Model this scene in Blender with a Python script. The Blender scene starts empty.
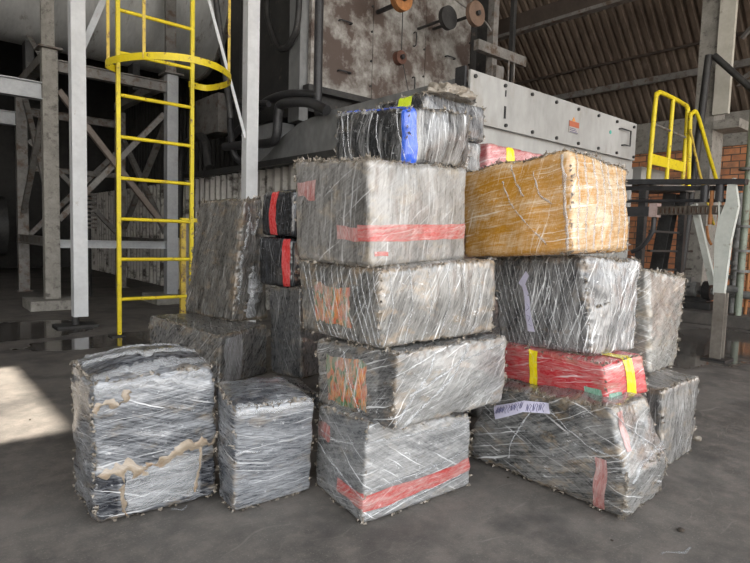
import bpy, bmesh, math, random
import numpy as np
from mathutils import Vector, Matrix
random.seed(7)
SC = bpy.context.scene
COL = SC.collection
PI = math.pi

# ------------------------------------------------------------------ camera (site axes: X and Y follow the plant's walls)
AZ = math.radians(49.4); PITCH = math.radians(4.5); ROLL = 0.03
fh = Vector((math.cos(AZ), math.sin(AZ), 0)); hr = Vector((math.sin(AZ), -math.cos(AZ), 0)); up = Vector((0, 0, 1))
fw = fh*math.cos(PITCH) - up*math.sin(PITCH); u0 = up*math.cos(PITCH) + fh*math.sin(PITCH)
cr = hr*math.cos(ROLL) + u0*math.sin(ROLL); cu = u0*math.cos(ROLL) - hr*math.sin(ROLL)
cam = bpy.data.cameras.new('camera'); camo = bpy.data.objects.new('camera', cam); COL.objects.link(camo)
cam.sensor_width = 36; cam.lens = 36*565/750; cam.clip_start = .05; cam.clip_end = 200
camo.matrix_world = Matrix(((cr.x, cu.x, -fw.x, 0), (cr.y, cu.y, -fw.y, 0), (cr.z, cu.z, -fw.z, 1.0), (0, 0, 0, 1)))
SC.camera = camo

# ------------------------------------------------------------------ materials
def new_mat(name):
    m = bpy.data.materials.new(name); m.use_nodes = True
    nt = m.node_tree; nt.nodes.clear()
    out = nt.nodes.new('ShaderNodeOutputMaterial'); b = nt.nodes.new('ShaderNodeBsdfPrincipled')
    nt.links.new(b.outputs[0], out.inputs[0])
    return m, nt, b
class NT:
    def __init__(s, nt): s.nt = nt
    def put(s, sock, v):
        if isinstance(v, bpy.types.NodeSocket): s.nt.links.new(v, sock)
        else:
            if hasattr(sock.default_value, '__len__') and not isinstance(v, (int, float)):
                v = tuple(v)
                if len(sock.default_value) == 4 and len(v) == 3: v = v + (1,)
            sock.default_value = v
    def coord(s, kind='Object'):
        return s.nt.nodes.new('ShaderNodeTexCoord').outputs[kind]
    def uv(s): return s.coord('UV')
    def mapping(s, v, scale=(1, 1, 1), rot=(0, 0, 0), loc=(0, 0, 0)):
        n = s.nt.nodes.new('ShaderNodeMapping'); s.put(n.inputs[0], v)
        n.inputs[1].default_value = loc; n.inputs[2].default_value = rot; n.inputs[3].default_value = scale
        return n.outputs[0]
    def noise(s, v, scale=1, detail=3, rough=.55, dist=0, color=False):
        n = s.nt.nodes.new('ShaderNodeTexNoise'); s.put(n.inputs['Vector'], v)
        n.inputs['Scale'].default_value = scale; n.inputs['Detail'].default_value = detail
        n.inputs['Roughness'].default_value = rough; n.inputs['Distortion'].default_value = dist
        return n.outputs['Color' if color else 'Fac']
    def math(s, op, a, b=0., c=None, clamp=False):
        n = s.nt.nodes.new('ShaderNodeMath'); n.operation = op; n.use_clamp = clamp
        s.put(n.inputs[0], a); s.put(n.inputs[1], b)
        if c is not None: s.put(n.inputs[2], c)
        return n.outputs[0]
    def vadd(s, a, b, k=1.):
        n = s.nt.nodes.new('ShaderNodeVectorMath'); n.operation = 'MULTIPLY_ADD'
        s.put(n.inputs[0], b); n.inputs[1].default_value = (k, k, k); s.put(n.inputs[2], a); return n.outputs[0]
    def rng(s, v, a, b, c=0., d=1.):
        n = s.nt.nodes.new('ShaderNodeMapRange'); s.put(n.inputs[0], v)
        for i, x in enumerate((a, b, c, d)): n.inputs[i+1].default_value = x
        return n.outputs[0]
    def mix(s, f, a, b):
        n = s.nt.nodes.new('ShaderNodeMix'); n.data_type = 'RGBA'
        s.put(n.inputs[0], f); s.put(n.inputs[6], a); s.put(n.inputs[7], b); return n.outputs[2]
    def attr(s, name):
        n = s.nt.nodes.new('ShaderNodeAttribute'); n.attribute_name = name; return n.outputs['Fac']
    def bump(s, h, dist, b, strength=1.):
        n = s.nt.nodes.new('ShaderNodeBump'); s.put(n.inputs['Height'], h)
        n.inputs['Distance'].default_value = dist; n.inputs['Strength'].default_value = strength
        s.nt.links.new(n.outputs[0], b.inputs['Normal'])

def mottled(name, c1, c2, scale=6, rough=.7, metal=0., bump=.002, c3=None, t3=.6, stretch=(1, 1, 1), spec=.4, sharp=.12, s3=None):
    """two-tone worn surface with optional third colour in blotches (rust, chipped paint, dirt)"""
    m, nt, b = new_mat(name); N = NT(nt)
    p = N.mapping(N.coord(), stretch)
    n1 = N.noise(p, scale, 6, .6); n2 = N.noise(p, scale*7, 3)
    f = N.math('ADD', N.math('MULTIPLY', n1, .7), N.math('MULTIPLY', n2, .3))
    col = N.mix(N.rng(f, .36, .64), c1, c2)
    if c3:
        n3 = N.noise(N.mapping(N.coord(), stretch, loc=(3.1, 7.7, 1.3)), s3 or scale*1.7, 8, .68)
        col = N.mix(N.rng(n3, t3-sharp/2, t3+sharp/2), col, c3)
    N.put(b.inputs['Base Color'], col)
    N.put(b.inputs['Roughness'], N.rng(f, .3, .7, rough-.08, min(1, rough+.1)))
    b.inputs['Metallic'].default_value = metal; b.inputs['Specular IOR Level'].default_value = spec
    if bump: N.bump(f, bump, b)
    return m

def film_mat(name, dark, light, dirt=(.32, .25, .17), amt=.5, ang=0., con=1., dirtamt=.3, white=.5, seed=0, base=None, rough=.3, ang2=None, wcol=(.86, .87, .88), fine=1.):
    """shrink-wrapped bundle: dark contents under many layers of streaky stretch film"""
    m, nt, b = new_mat(name); N = NT(nt)
    uv = N.mapping(N.uv(), loc=(seed*3.37, seed*1.91, 0))
    warp = N.noise(uv, 3.6, 3, .55, color=True); warp2 = N.noise(uv, 22, 2, .5, color=True)
    uvd = N.vadd(N.vadd(uv, warp, .045), warp2, .003)
    a2 = ang2 if ang2 is not None else ang + .5
    r1 = N.mapping(uvd, rot=(0, 0, -ang)); r2 = N.mapping(uvd, rot=(0, 0, -a2))
    s1 = N.noise(N.mapping(r1, (4, 120*fine, 1)), 1, 5, .7)
    s2 = N.noise(N.mapping(r2, (6, 165*fine, 1)), 1, 4, .65)
    s3 = N.noise(N.mapping(r1, (2.6, 22, 1)), 1, 4, .6)
    cr_ = N.noise(N.mapping(r1, (.55, 1.5, 1)), 42, 6, .75)
    pa = N.noise(N.mapping(r1, (.7, 2.0, 1)), 5.5, 5, .62)
    h = N.math('MULTIPLY_ADD', N.math('SUBTRACT', s1, .5), 2.0*con, amt-.09)
    h = N.math('MULTIPLY_ADD', N.math('SUBTRACT', s2, .5), 1.5*con, h)
    h = N.math('MULTIPLY_ADD', N.math('SUBTRACT', s3, .5), 1.0*con, h)
    h = N.math('MULTIPLY_ADD', N.math('SUBTRACT', cr_, .5), .9*con, h)
    h = N.math('MULTIPLY_ADD', N.math('SUBTRACT', pa, .5), 1.5*con, h)
    h = N.math('ADD', h, N.attr('haze_shade'), clamp=True)  # film haze, plus lit and shaded faces painted into the colour
    if base is not None: dark = base(N, uv)
    col = N.mix(h, dark, light)
    dn = N.noise(N.mapping(uvd, (5, 9, 1)), 1.6, 8, .7)
    dn = N.math('MULTIPLY_ADD', N.attr('edge'), .14, dn)
    dn = N.rng(dn, .61-.22*dirtamt, .78-.22*dirtamt, 0, min(1, .30+dirtamt))
    col = N.mix(dn, col, dirt)
    w1 = N.noise(N.mapping(r1, (1.8, 85*fine, 1), loc=(5, 5, 0)), 1, 4, .6)
    w2 = N.noise(N.mapping(r2, (2.2, 95*fine, 1), loc=(9, 2, 0)), 1, 4, .6)
    w3 = N.noise(N.mapping(uvd, (30, 44, 1), (0, 0, .6)), 1, 6, .8)
    wm = N.noise(uv, 5.3, 3)
    w = N.math('MAXIMUM', N.math('MAXIMUM', N.rng(w1, .61, .65), N.rng(w2, .615, .655)), N.rng(w3, .59, .65, 0, .9))
    w = N.math('MULTIPLY', w, N.rng(wm, .36, .60, .12*white, white), clamp=True)
    col = N.mix(w, col, wcol)
    N.put(b.inputs['Base Color'], col)
    N.put(b.inputs['Roughness'], N.rng(cr_, .3, .7, rough-.12, rough+.12))
    b.inputs['Specular IOR Level'].default_value = .55
    b.inputs['Coat Weight'].default_value = .6; b.inputs['Coat Roughness'].default_value = .14
    hb = N.math('ADD', N.math('MULTIPLY', s1, .5), N.math('MULTIPLY', s2, .35))
    hb = N.math('ADD', hb, N.math('MULTIPLY', s3, .7)); hb = N.math('ADD', hb, N.math('MULTIPLY', cr_, .6))
    hb = N.math('ADD', hb, N.math('MULTIPLY', w, .12))
    N.bump(hb, .005, b, .55)
    return m

def plain(name, c, rough=.6, metal=0., var=.25, scale=30, spec=.4):
    c2 = tuple(min(1, x*(1+var)) for x in c); c1 = tuple(x*(1-var) for x in c)
    return mottled(name, c1, c2, scale, rough, metal, .0006, spec=spec)

# ------------------------------------------------------------------ mesh helpers
class MB:
    def __init__(s): s.v = []; s.f = []; s.smooth = []
    def add(s, vs, fs, smooth=False):
        o = len(s.v); s.v += [tuple(v) for v in vs]; s.f += [tuple(i+o for i in f) for f in fs]; s.smooth += [smooth]*len(fs); return s
    def box(s, x0, y0, z0, x1, y1, z1, bev=0.):
        x0, x1 = min(x0, x1), max(x0, x1); y0, y1 = min(y0, y1), max(y0, y1); z0, z1 = min(z0, z1), max(z0, z1)
        if bev <= 0:
            vs = [(x, y, z) for z in (z0, z1) for y in (y0, y1) for x in (x0, x1)]
            return s.add(vs, [(0, 2, 3, 1), (4, 5, 7, 6), (0, 1, 5, 4), (2, 6, 7, 3), (0, 4, 6, 2), (1, 3, 7, 5)])
        bm = bmesh.new(); bmesh.ops.create_cube(bm, size=1)
        for v in bm.verts: v.co = Vector(((x0+x1)/2+v.co.x*(x1-x0), (y0+y1)/2+v.co.y*(y1-y0), (z0+z1)/2+v.co.z*(z1-z0)))
        bmesh.ops.bevel(bm, geom=bm.edges[:], offset=bev, segments=2, affect='EDGES', profile=.6)
        return s.bm(bm)
    def bm(s, bm, smooth=False):
        bm.verts.index_update(); s.add([v.co[:] for v in bm.verts], [[v.index for v in f.verts] for f in bm.faces], smooth); bm.free(); return s
    def sweep(s, prof, a, b, upv=(0, 0, 1)):
        """extrude a closed 2-D profile from a to b"""
        a = Vector(a); b = Vector(b); d = (b-a).normalized(); u = Vector(upv)
        if abs(d.dot(u)) > .98: u = Vector((0, 1, 0))
        r = d.cross(u).normalized(); u = r.cross(d).normalized(); n = len(prof)
        vs = [a+r*x+u*y for x, y in prof]+[b+r*x+u*y for x, y in prof]
        fs = [(i, (i+1) % n, n+(i+1) % n, n+i) for i in range(n)]+[tuple(range(n))[::-1], tuple(range(n, 2*n))]
        return s.add(vs, fs)
    def bar(s, a, b, w, h, upv=(0, 0, 1)):
        return s.sweep([(-w/2, -h/2), (w/2, -h/2), (w/2, h/2), (-w/2, h/2)], a, b, upv)
    def ibeam(s, a, b, w, h, t=.014, upv=(0, 0, 1)):
        x = w/2; y = h/2; k = t/2
        return s.sweep([(-x, -y), (x, -y), (x, -y+t), (k, -y+t), (k, y-t), (x, y-t), (x, y), (-x, y), (-x, y-t), (-k, y-t), (-k, -y+t), (-x, -y+t)], a, b, upv)
    def angle(s, a, b, w, t=.008, upv=(0, 0, 1)):
        return s.sweep([(0, 0), (w, 0), (w, t), (t, t), (t, w), (0, w)], a, b, upv)
    def cyl(s, a, b, r, n=20, r2=None, cap=True):
        a = Vector(a); b = Vector(b); d = (b-a).normalized(); u = Vector((0, 0, 1)) if abs(d.z) < .9 else Vector((1, 0, 0))
        x = d.cross(u).normalized(); y = x.cross(d); r2 = r if r2 is None else r2
        vs = [a+(x*math.cos(t)+y*math.sin(t))*r for t in [2*PI*i/n for i in range(n)]]+[b+(x*math.cos(t)+y*math.sin(t))*r2 for t in [2*PI*i/n for i in range(n)]]
        s.add(vs, [(i, (i+1) % n, n+(i+1) % n, n+i) for i in range(n)], True)
        if cap: s.add(vs, [tuple(range(n))[::-1], tuple(range(n, 2*n))])
        return s
    def tube(s, pts, r, n=10, sub=6, closed=False):
        P = [Vector(p) for p in pts]
        if sub > 1 and len(P) > 2:
            Q = []; m = len(P)
            for i in range(m if closed else m-1):
                p0 = P[(i-1) % m] if closed or i > 0 else P[0]; p1 = P[i]; p2 = P[(i+1) % m]; p3 = P[(i+2) % m] if closed or i+2 < m else P[-1]
                for k in range(sub):
                    t = k/sub
                    Q.append(.5*((2*p1)+(-p0+p2)*t+(2*p0-5*p1+4*p2-p3)*t*t+(-p0+3*p1-3*p2+p3)*t**3))
            if not closed: Q.append(P[-1])
            P = Q
        m = len(P); vs = []; prev = None
        for i in range(m):
            d = (P[(i+1) % m]-P[i-1]) if closed else (P[min(i+1, m-1)]-P[max(i-1, 0)])
            d.normalize()
            if prev is None: x = d.orthogonal().normalized()
            else: x = (prev-d*prev.dot(d)).normalized()
            prev = x; y = d.cross(x)
            vs += [P[i]+(x*math.cos(t)+y*math.sin(t))*r for t in [2*PI*j/n for j in range(n)]]
        fs = []
        for i in range(m if closed else m-1):
            k = (i+1) % m
            fs += [(i*n+j, i*n+(j+1) % n, k*n+(j+1) % n, k*n+j) for j in range(n)]
        s.add(vs, fs, True)
        if not closed: s.add(vs[:n], [tuple(range(n))[::-1]]); s.add(vs[-n:], [tuple(range(n))])
        return s
    def prism(s, poly, a, b):
        """poly: list of 3-D points; extruded by vector b-a"""
        d = Vector(b)-Vector(a); n = len(poly)
        vs = [Vector(p) for p in poly]+[Vector(p)+d for p in poly]
        return s.add(vs, [(i, (i+1) % n, n+(i+1) % n, n+i) for i in range(n)]+[tuple(range(n))[::-1], tuple(range(n, 2*n))])
    def corrugated(s, o, along, rise, L, H, pitch, amp, t=.004, kind='trap'):
        """sheet of length L along 'along', ribs running along 'rise' for H"""
        o = Vector(o); a = Vector(along).normalized(); r = Vector(rise).normalized(); n = a.cross(r).normalized()
        pr = []; k = 0; x = 0
        shape = [(0, 0), (.28, 0), (.4, 1), (.88, 1), (1, 0)] if kind == 'trap' else [(i/8, .5-.5*math.cos(2*PI*i/8)) for i in range(9)]
        while x < L-1e-6:
            for fx, fz in shape[:-1]:
                if x+fx*pitch <= L: pr.append((x+fx*pitch, fz*amp))
            x += pitch
        pr.append((L, 0)); m = len(pr)
        vs = []
        for off in (0, t):
            for hh in (0, H): vs += [o+a*px+n*(pz+off)+r*hh for px, pz in pr]
        fs = []
        for i in range(m-1):
            fs += [(i, i+1, m+i+1, m+i), (2*m+i, 3*m+i, 3*m+i+1, 2*m+i+1), (i, 2*m+i, 2*m+i+1, i+1), (m+i, m+i+1, 3*m+i+1, 3*m+i)]
        return s.add(vs, fs)
    def build(s, name, mat, parent=None, loc=None):
        me = bpy.data.meshes.new(name)
        L = Vector(loc) if loc is not None else (Vector(parent.location) if parent is not None and parent.parent is None else Vector((0, 0, 0)))
        if parent is not None and parent.parent is not None:
            L = Vector(parent.parent.location)
        org = Vector((0, 0, 0))
        if parent is None and loc is None and s.v:
            xs = [v[0] for v in s.v]; ys = [v[1] for v in s.v]; zs = [v[2] for v in s.v]
            org = Vector(((min(xs)+max(xs))/2, (min(ys)+max(ys))/2, min(zs)))
            L = org
        me.from_pydata([(v[0]-L.x, v[1]-L.y, v[2]-L.z) for v in s.v], [], s.f)
        me.polygons.foreach_set('use_smooth', s.smooth)
        me.materials.append(mat); me.update()
        bm = bmesh.new(); bm.from_mesh(me); bmesh.ops.recalc_face_normals(bm, faces=bm.faces[:]); bm.to_mesh(me); bm.free()
        o = bpy.data.objects.new(name, me); COL.objects.link(o)
        if parent is not None: o.parent = parent
        else: o.location = L
        return o
def tag(o, label, cat, group=None, kind=None):
    o['label'] = label; o['category'] = cat
    if group: o['group'] = group
    if kind: o['kind'] = kind
    return o
def thing(name, loc, label, cat, group=None):
    o = bpy.data.objects.new(name, None); o.empty_display_size = .1; COL.objects.link(o); o.location = loc
    return tag(o, label, cat, group)
def struct(name, mb, mat):
    o = mb.build(name, mat, loc=(0, 0, 0)); o['kind'] = 'structure'; return o

# ------------------------------------------------------------------ lattice noise for the crumpled surfaces
_rs = np.random.RandomState(11); _perm = _rs.permutation(4096); _val = _rs.rand(4096)*2-1
def vnoise(p):
    i = np.floor(p).astype(np.int64); f = p-i; f = f*f*f*(f*(f*6-15)+10); r = 0
    for dx in (0, 1):
        for dy in (0, 1):
            for dz in (0, 1):
                h = _perm[(i[:, 0]+dx) & 4095]; h = _perm[(h+i[:, 1]+dy) & 4095]; h = _perm[(h+i[:, 2]+dz) & 4095]
                w = (f[:, 0] if dx else 1-f[:, 0])*(f[:, 1] if dy else 1-f[:, 1])*(f[:, 2] if dz else 1-f[:, 2])
                r = r+w*_val[h]
    return r
def fbm(p, o=3):
    r = 0; a = 1.
    for k in range(o): r = r+a*vnoise(p*2**k+17.3*k); a *= .5
    return r
def ridged(p, o=2):
    r = 0; a = 1.
    for k in range(o): r = r+a*(1-2*np.abs(vnoise(p*2**k+9.1*k))); a *= .5
    return r
SKY = 3.4; SUN = 12.0; EXPO = 0.56
BALES = {
 'B1': ((0.494,1.975,0.005), (0.5,2.271,0.005), (0.91,1.935,0.005), (0.919,2.263,0.005), (0.471,1.939,0.506), (0.488,2.266,0.529), (0.884,1.921,0.513), (0.903,2.247,0.555)),
 'B2': ((0.898,1.787,0.005), (0.912,1.931,0.005), (1.222,1.773,0.005), (1.222,1.967,0.005), (0.887,1.761,0.39), (0.918,1.985,0.438), (1.198,1.718,0.386), (1.196,1.969,0.426)),
 'B3': ((1.574,3.346,0.005), (1.396,3.859,0.005), (2.021,3.518,0.005), (1.804,4.001,0.005), (1.574,3.322,0.319), (1.379,3.853,0.398), (1.984,3.463,0.342), (1.803,3.978,0.376)),
 'B8': ((1.747,2.772,0.005), (1.839,3.111,0.005), (1.831,2.587,0.005), (1.923,2.927,0.005), (1.747,2.772,0.1), (1.839,3.111,0.1), (1.831,2.587,0.1), (1.923,2.927,0.1)),
 'S1': ((1.201,1.434,0.005), (1.262,1.811,0.005), (1.756,1.42,0.005), (1.781,1.767,0.005), (1.245,1.467,0.355), (1.274,1.809,0.331), (1.756,1.425,0.298), (1.791,1.767,0.32)),
 'R3': ((1.983,0.901,0.005), (1.989,1.605,0.005), (2.327,0.911,0.005), (2.348,1.596,0.005), (2.003,0.974,0.398), (2.108,1.611,0.322), (2.261,0.96,0.408), (2.338,1.624,0.353)),
 'R4': ((2.563,0.997,0.005), (2.591,1.156,0.005), (2.963,1.021,0.005), (2.927,1.133,0.005), (2.554,1.024,0.368), (2.573,1.155,0.373), (2.9,0.994,0.389), (2.92,1.125,0.399)),
 'S2': ((1.294,1.389,0.334), (1.296,1.839,0.32), (1.918,1.395,0.328), (1.917,1.848,0.319), (1.302,1.389,0.606), (1.288,1.852,0.586), (1.927,1.395,0.61), (1.917,1.855,0.593)),
 'S3': ((1.265,1.438,0.616), (1.289,1.953,0.606), (1.864,1.416,0.628), (1.884,1.936,0.629), (1.258,1.436,0.894), (1.268,1.965,0.893), (1.858,1.415,0.925), (1.873,1.938,0.916)),
 'S4': ((1.234,1.464,0.895), (1.201,1.869,0.902), (1.779,1.512,0.918), (1.743,1.919,0.927), (1.209,1.463,1.259), (1.174,1.872,1.282), (1.76,1.506,1.286), (1.727,1.912,1.296)),
 'S5': ((1.423,1.498,1.28), (1.396,1.909,1.315), (1.793,1.522,1.307), (1.767,1.932,1.334), (1.406,1.489,1.468), (1.382,1.898,1.497), (1.779,1.511,1.502), (1.755,1.919,1.523)),
 'R2': ((2.131,1.058,0.379), (2.216,1.709,0.339), (2.4,1.016,0.381), (2.481,1.671,0.356), (2.114,1.074,0.525), (2.212,1.716,0.513), (2.374,1.041,0.541), (2.476,1.678,0.515)),
 'R1': ((2.175,1.15,0.532), (2.254,1.675,0.491), (2.495,1.125,0.527), (2.583,1.643,0.493), (2.147,1.204,0.952), (2.214,1.74,0.913), (2.522,1.13,0.934), (2.581,1.674,0.91)),
 'R5': ((2.865,1.211,0.379), (2.845,1.522,0.38), (3.261,1.245,0.392), (3.264,1.533,0.367), (2.856,1.251,0.887), (2.86,1.538,0.858), (3.298,1.237,0.833), (3.278,1.55,0.844)),
 'Y1': ((2.013,1.172,0.957), (1.994,1.717,0.916), (2.511,1.188,0.967), (2.496,1.729,0.918), (2.008,1.204,1.362), (1.997,1.741,1.313), (2.511,1.213,1.341), (2.495,1.757,1.314)),
 'B4': ((1.716,3.472,0.403), (1.624,4.027,0.41), (1.991,3.461,0.363), (1.875,4.037,0.388), (1.783,3.438,1.212), (1.709,3.977,1.225), (1.961,3.518,1.246), (1.914,4.03,1.224)),
 'B7': ((2.135,3.236,0.005), (2.045,3.502,0.005), (2.481,3.331,0.005), (2.411,3.633,0.005), (2.124,3.268,0.636), (2.055,3.567,0.619), (2.469,3.344,0.636), (2.398,3.645,0.629)),
 'B6': ((2.11,3.346,0.626), (2.02,3.686,0.632), (2.447,3.437,0.631), (2.358,3.775,0.632), (2.105,3.35,0.976), (2.019,3.686,0.982), (2.446,3.436,0.977), (2.357,3.775,0.978)),
 'B5': ((2.109,3.344,0.98), (2.042,3.698,0.989), (2.453,3.404,0.981), (2.392,3.753,0.982), (2.11,3.344,1.312), (2.055,3.686,1.301), (2.455,3.403,1.303), (2.393,3.752,1.304)),
 'S6': ((1.93,1.93,1.505), (1.93,2.3,1.505), (2.38,1.93,1.505), (2.38,2.3,1.505), (1.93,1.93,1.69), (1.93,2.3,1.69), (2.38,1.93,1.69), (2.38,2.3,1.69)),
 'S7': ((1.93,1.93,1.06), (1.93,2.32,1.06), (2.36,1.93,1.06), (2.36,2.32,1.06), (1.93,1.93,1.5), (1.93,2.32,1.5), (2.36,1.93,1.5), (2.36,2.32,1.5)),
 'S8': ((2.44,1.95,1.06), (2.44,2.3,1.06), (3,1.95,1.06), (3,2.3,1.06), (2.44,1.95,1.52), (2.44,2.3,1.52), (3,1.95,1.52), (3,2.3,1.52)),
}
CON = 1.0
def scaled(pts, k, zb=None):
    out = [tuple(a+(b-a)*k for a, b in zip((0, 0, 1), p)) for p in pts]
    if zb is not None: out = [(p[0], p[1], zb) if i < 4 else p for i, p in enumerate(out)]
    return tuple(out)
BALES['B4'] = scaled(BALES['B4'], 1.05, .372)
BALES['R5'] = scaled(BALES['R5'], .93, .392)
def shift(n, idx, d): BALES[n] = tuple(tuple(c+e for c, e in zip(p, d)) if i in idx else p for i, p in enumerate(BALES[n]))
shift('R4', (1, 3, 5, 7), (0, .25, 0)); shift('B3', (1, 3, 5, 7), (0, .22, 0)); shift('B3', (4,), (0, 0, .02)); shift('B3', (6,), (0, 0, .022))
shift('S5', (0, 1, 2, 3), (0, 0, -.018))
def bxc(x0, y0, z0, x1, y1, z1): return ((x0, y0, z0), (x0, y1, z0), (x1, y0, z0), (x1, y1, z0), (x0, y0, z1), (x0, y1, z1), (x1, y0, z1), (x1, y1, z1))
for i in range(3):
    BALES['H%d' % i] = bxc(1.94, 1.94, .005+.352*i, 2.37, 2.33, .005+.352*(i+1)-.004)
    BALES['G%d' % i] = bxc(2.46, 1.95, .005+.352*i, 2.96, 2.31, .005+.352*(i+1)-.004)

class Bale:
    def __init__(s, key, seed, r=.02, bulge=.012, lump=.004, wr=.0018, crk=.006, flare=None, top=0., streak=(4, 4, 30)):
        s.P = np.array(BALES[key], float); F, L, R, K = s.P[:4]; s.key = key
        e1 = ((s.P[1]-s.P[0])+(s.P[5]-s.P[4]))/2; e2 = ((s.P[2]-s.P[0])+(s.P[6]-s.P[4]))/2; e3 = (s.P[4:].mean(0)-s.P[:4].mean(0))
        s.W, s.D, s.H = [np.linalg.norm(e) for e in (e1, e2, e3)]
        s.fr = np.array([e1/s.W, e2/s.D, e3/s.H]); s.half = np.array([s.W, s.D, s.H])/2
        s.r = r; s.bulge = bulge; s.lump = lump; s.wr = wr; s.crk = crk; s.seed = seed; s.flare = flare; s.top = top; s.streak = np.array(streak, float)
    def pos(s, abk, off=0.):
        abk = np.asarray(abk, float); h = s.half; p = (abk*2-1)*h; inner = h-s.r
        q = np.clip(p, -inner, inner); dv = p-q; l = np.linalg.norm(dv, axis=1)[:, None]; n = dv/np.maximum(l, 1e-9)
        pr = q+n*s.r; c = q/inner; w = 1-c**2
        bl = n[:, 0]**2*w[:, 1]*w[:, 2]+n[:, 1]**2*w[:, 0]*w[:, 2]+np.where(n[:, 2] > 0, 1+s.top/max(s.bulge, 1e-4), .25)*n[:, 2]**2*w[:, 0]*w[:, 1]
        m = pr+s.seed*3.7
        dist = np.sort(h-np.abs(pr), axis=1)[:, 1]; edge = np.exp(-dist/.022)
        sk = m.copy(); sk[:, 2] += .25*(m[:, 0]+m[:, 1])
        d = s.bulge*bl+s.lump*fbm(m*7, 3)+s.wr*ridged(sk*s.streak, 3)*.7+edge*s.crk*ridged(m*32, 2)*.6+edge*s.crk*.9*vnoise(m*14)
        low = n[:, 2] < -.5; d = np.where(low, np.minimum(d, .001), d)
        g = (pr/h+1)/2; a, b, k = g[:, 0:1], g[:, 1:2], g[:, 2:3]; P = s.P
        X = ((1-a)*(1-b)*P[0]+a*(1-b)*P[1]+(1-a)*b*P[2]+a*b*P[3])*(1-k)+((1-a)*(1-b)*P[4]+a*(1-b)*P[5]+(1-a)*b*P[6]+a*b*P[7])*k
        if s.flare:
            ks = [f[0] for f in s.flare]
            for j, (wt, ax, sg) in enumerate((((1-a), 0, -1), ((1-b), 1, -1), (a, 0, 1))):
                v = np.interp(k[:, 0], ks, [f[1+j] for f in s.flare])[:, None]
                X = X+s.fr[ax]*sg*v*wt
        nw = n@s.fr
        X = X+nw*(d[:, None]+off)
        X[:, 2] = np.maximum(X[:, 2], .002)
        return X, nw, edge
    def abk(s, face, S, T):
        S = np.asarray(S, float); T = np.asarray(T, float); o = np.zeros_like(S); i = np.ones_like(S)
        return np.stack({'L': (1-S, o, T), 'R': (o, S, T), 'T': (T, S, i), 'K': (S, i, T), 'M': (i, 1-S, T), 'B': (1-T, S, o)}[face], 1)
    def uv(s, face, S, T):
        W, D, H = s.W, s.D, s.H
        return {'L': (S*W, T*H), 'R': (W+S*D, T*H), 'T': (W+S*D, H+T*W), 'K': (W+D+S*W, T*H), 'M': (2*W+D+S*D, T*H), 'B': (W+S*D, -T*W)}[face]
    def dims(s, face): return {'L': (s.W, s.H), 'R': (s.D, s.H), 'T': (s.D, s.W), 'K': (s.W, s.H), 'M': (s.D, s.H), 'B': (s.D, s.W)}[face]

def np_mesh(name, V, Fc, UV, mat, parent, edge=None, haze_shade=None, label=None):
    me = bpy.data.meshes.new(name)
    org = np.array(parent.parent.location if parent.parent else parent.location)
    me.from_pydata((V-org).tolist(), [], Fc); me.materials.append(mat)
    me.polygons.foreach_set('use_smooth', [True]*len(Fc))
    ul = me.uv_layers.new(name='UVMap'); ul.data.foreach_set('uv', np.asarray(UV, np.float32).ravel())
    for an, arr in (('edge', edge), ('haze_shade', haze_shade)):
        if arr is not None:
            at = me.attributes.new(an, 'FLOAT', 'POINT'); at.data.foreach_set('value', np.asarray(arr, np.float32))
    me.update()
    o = bpy.data.objects.new(name, me); COL.objects.link(o); o.parent = parent
    if label: o['label'] = label
    return o

def bale_body(B, mat, parent, name='wrapped_body', cell=.008, haze_shade={}, hazefn=None):
    vs = []; fs = []; uvs = []; base = 0; hz = []
    for face in 'LRTKMB':
        w, h = B.dims(face); c = cell if face in 'LRT' else cell*2.5
        n1 = max(6, int(w/cell)); n2 = max(6, int(h/cell))
        S, T = np.meshgrid(np.linspace(0, 1, n1+1), np.linspace(0, 1, n2+1)); S = S.ravel(); T = T.ravel()
        vs.append(B.abk(face, S, T)); U, V = B.uv(face, S, T)
        idx = base+np.arange((n1+1)*(n2+1)).reshape(n2+1, n1+1)
        q = np.stack([idx[:-1, :-1], idx[:-1, 1:], idx[1:, 1:], idx[1:, :-1]], -1).reshape(-1, 4)
        if face in 'B': pass
        fs.append(q); uvs.append(np.stack([U, V], 1)); base += len(S)
        hv = np.full(len(S), float(haze_shade.get(face, 0)))  # per-face tone: shaded sides and tops darkened in colour, lit sides lightened
        if hazefn and face in hazefn: hv = hv+hazefn[face](S, T)
        hz.append(hv)
    A = np.concatenate(vs); Q = np.concatenate(fs); UV = np.concatenate(uvs); HZ = np.concatenate(hz)
    key = np.round(A*1e5).astype(np.int64); uq, first, inv = np.unique(key, axis=0, return_index=True, return_inverse=True); inv = inv.ravel()
    X, nw, edge = B.pos(A[first]); H2 = np.zeros(len(first)); cnt = np.bincount(inv); H2 = np.bincount(inv, HZ)/cnt
    Fq = inv[Q]; luv = UV[Q].reshape(-1, 2)
    # grid spacing differs between faces: keep coincident border points only where both grids share them (all borders use the same cell)
    me = np_mesh(name, X, Fq.tolist(), luv, mat, parent, edge, H2)
    bm = bmesh.new(); bm.from_mesh(me.data); bmesh.ops.recalc_face_normals(bm, faces=bm.faces[:]); bm.to_mesh(me.data); bm.free()
    return me

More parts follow.
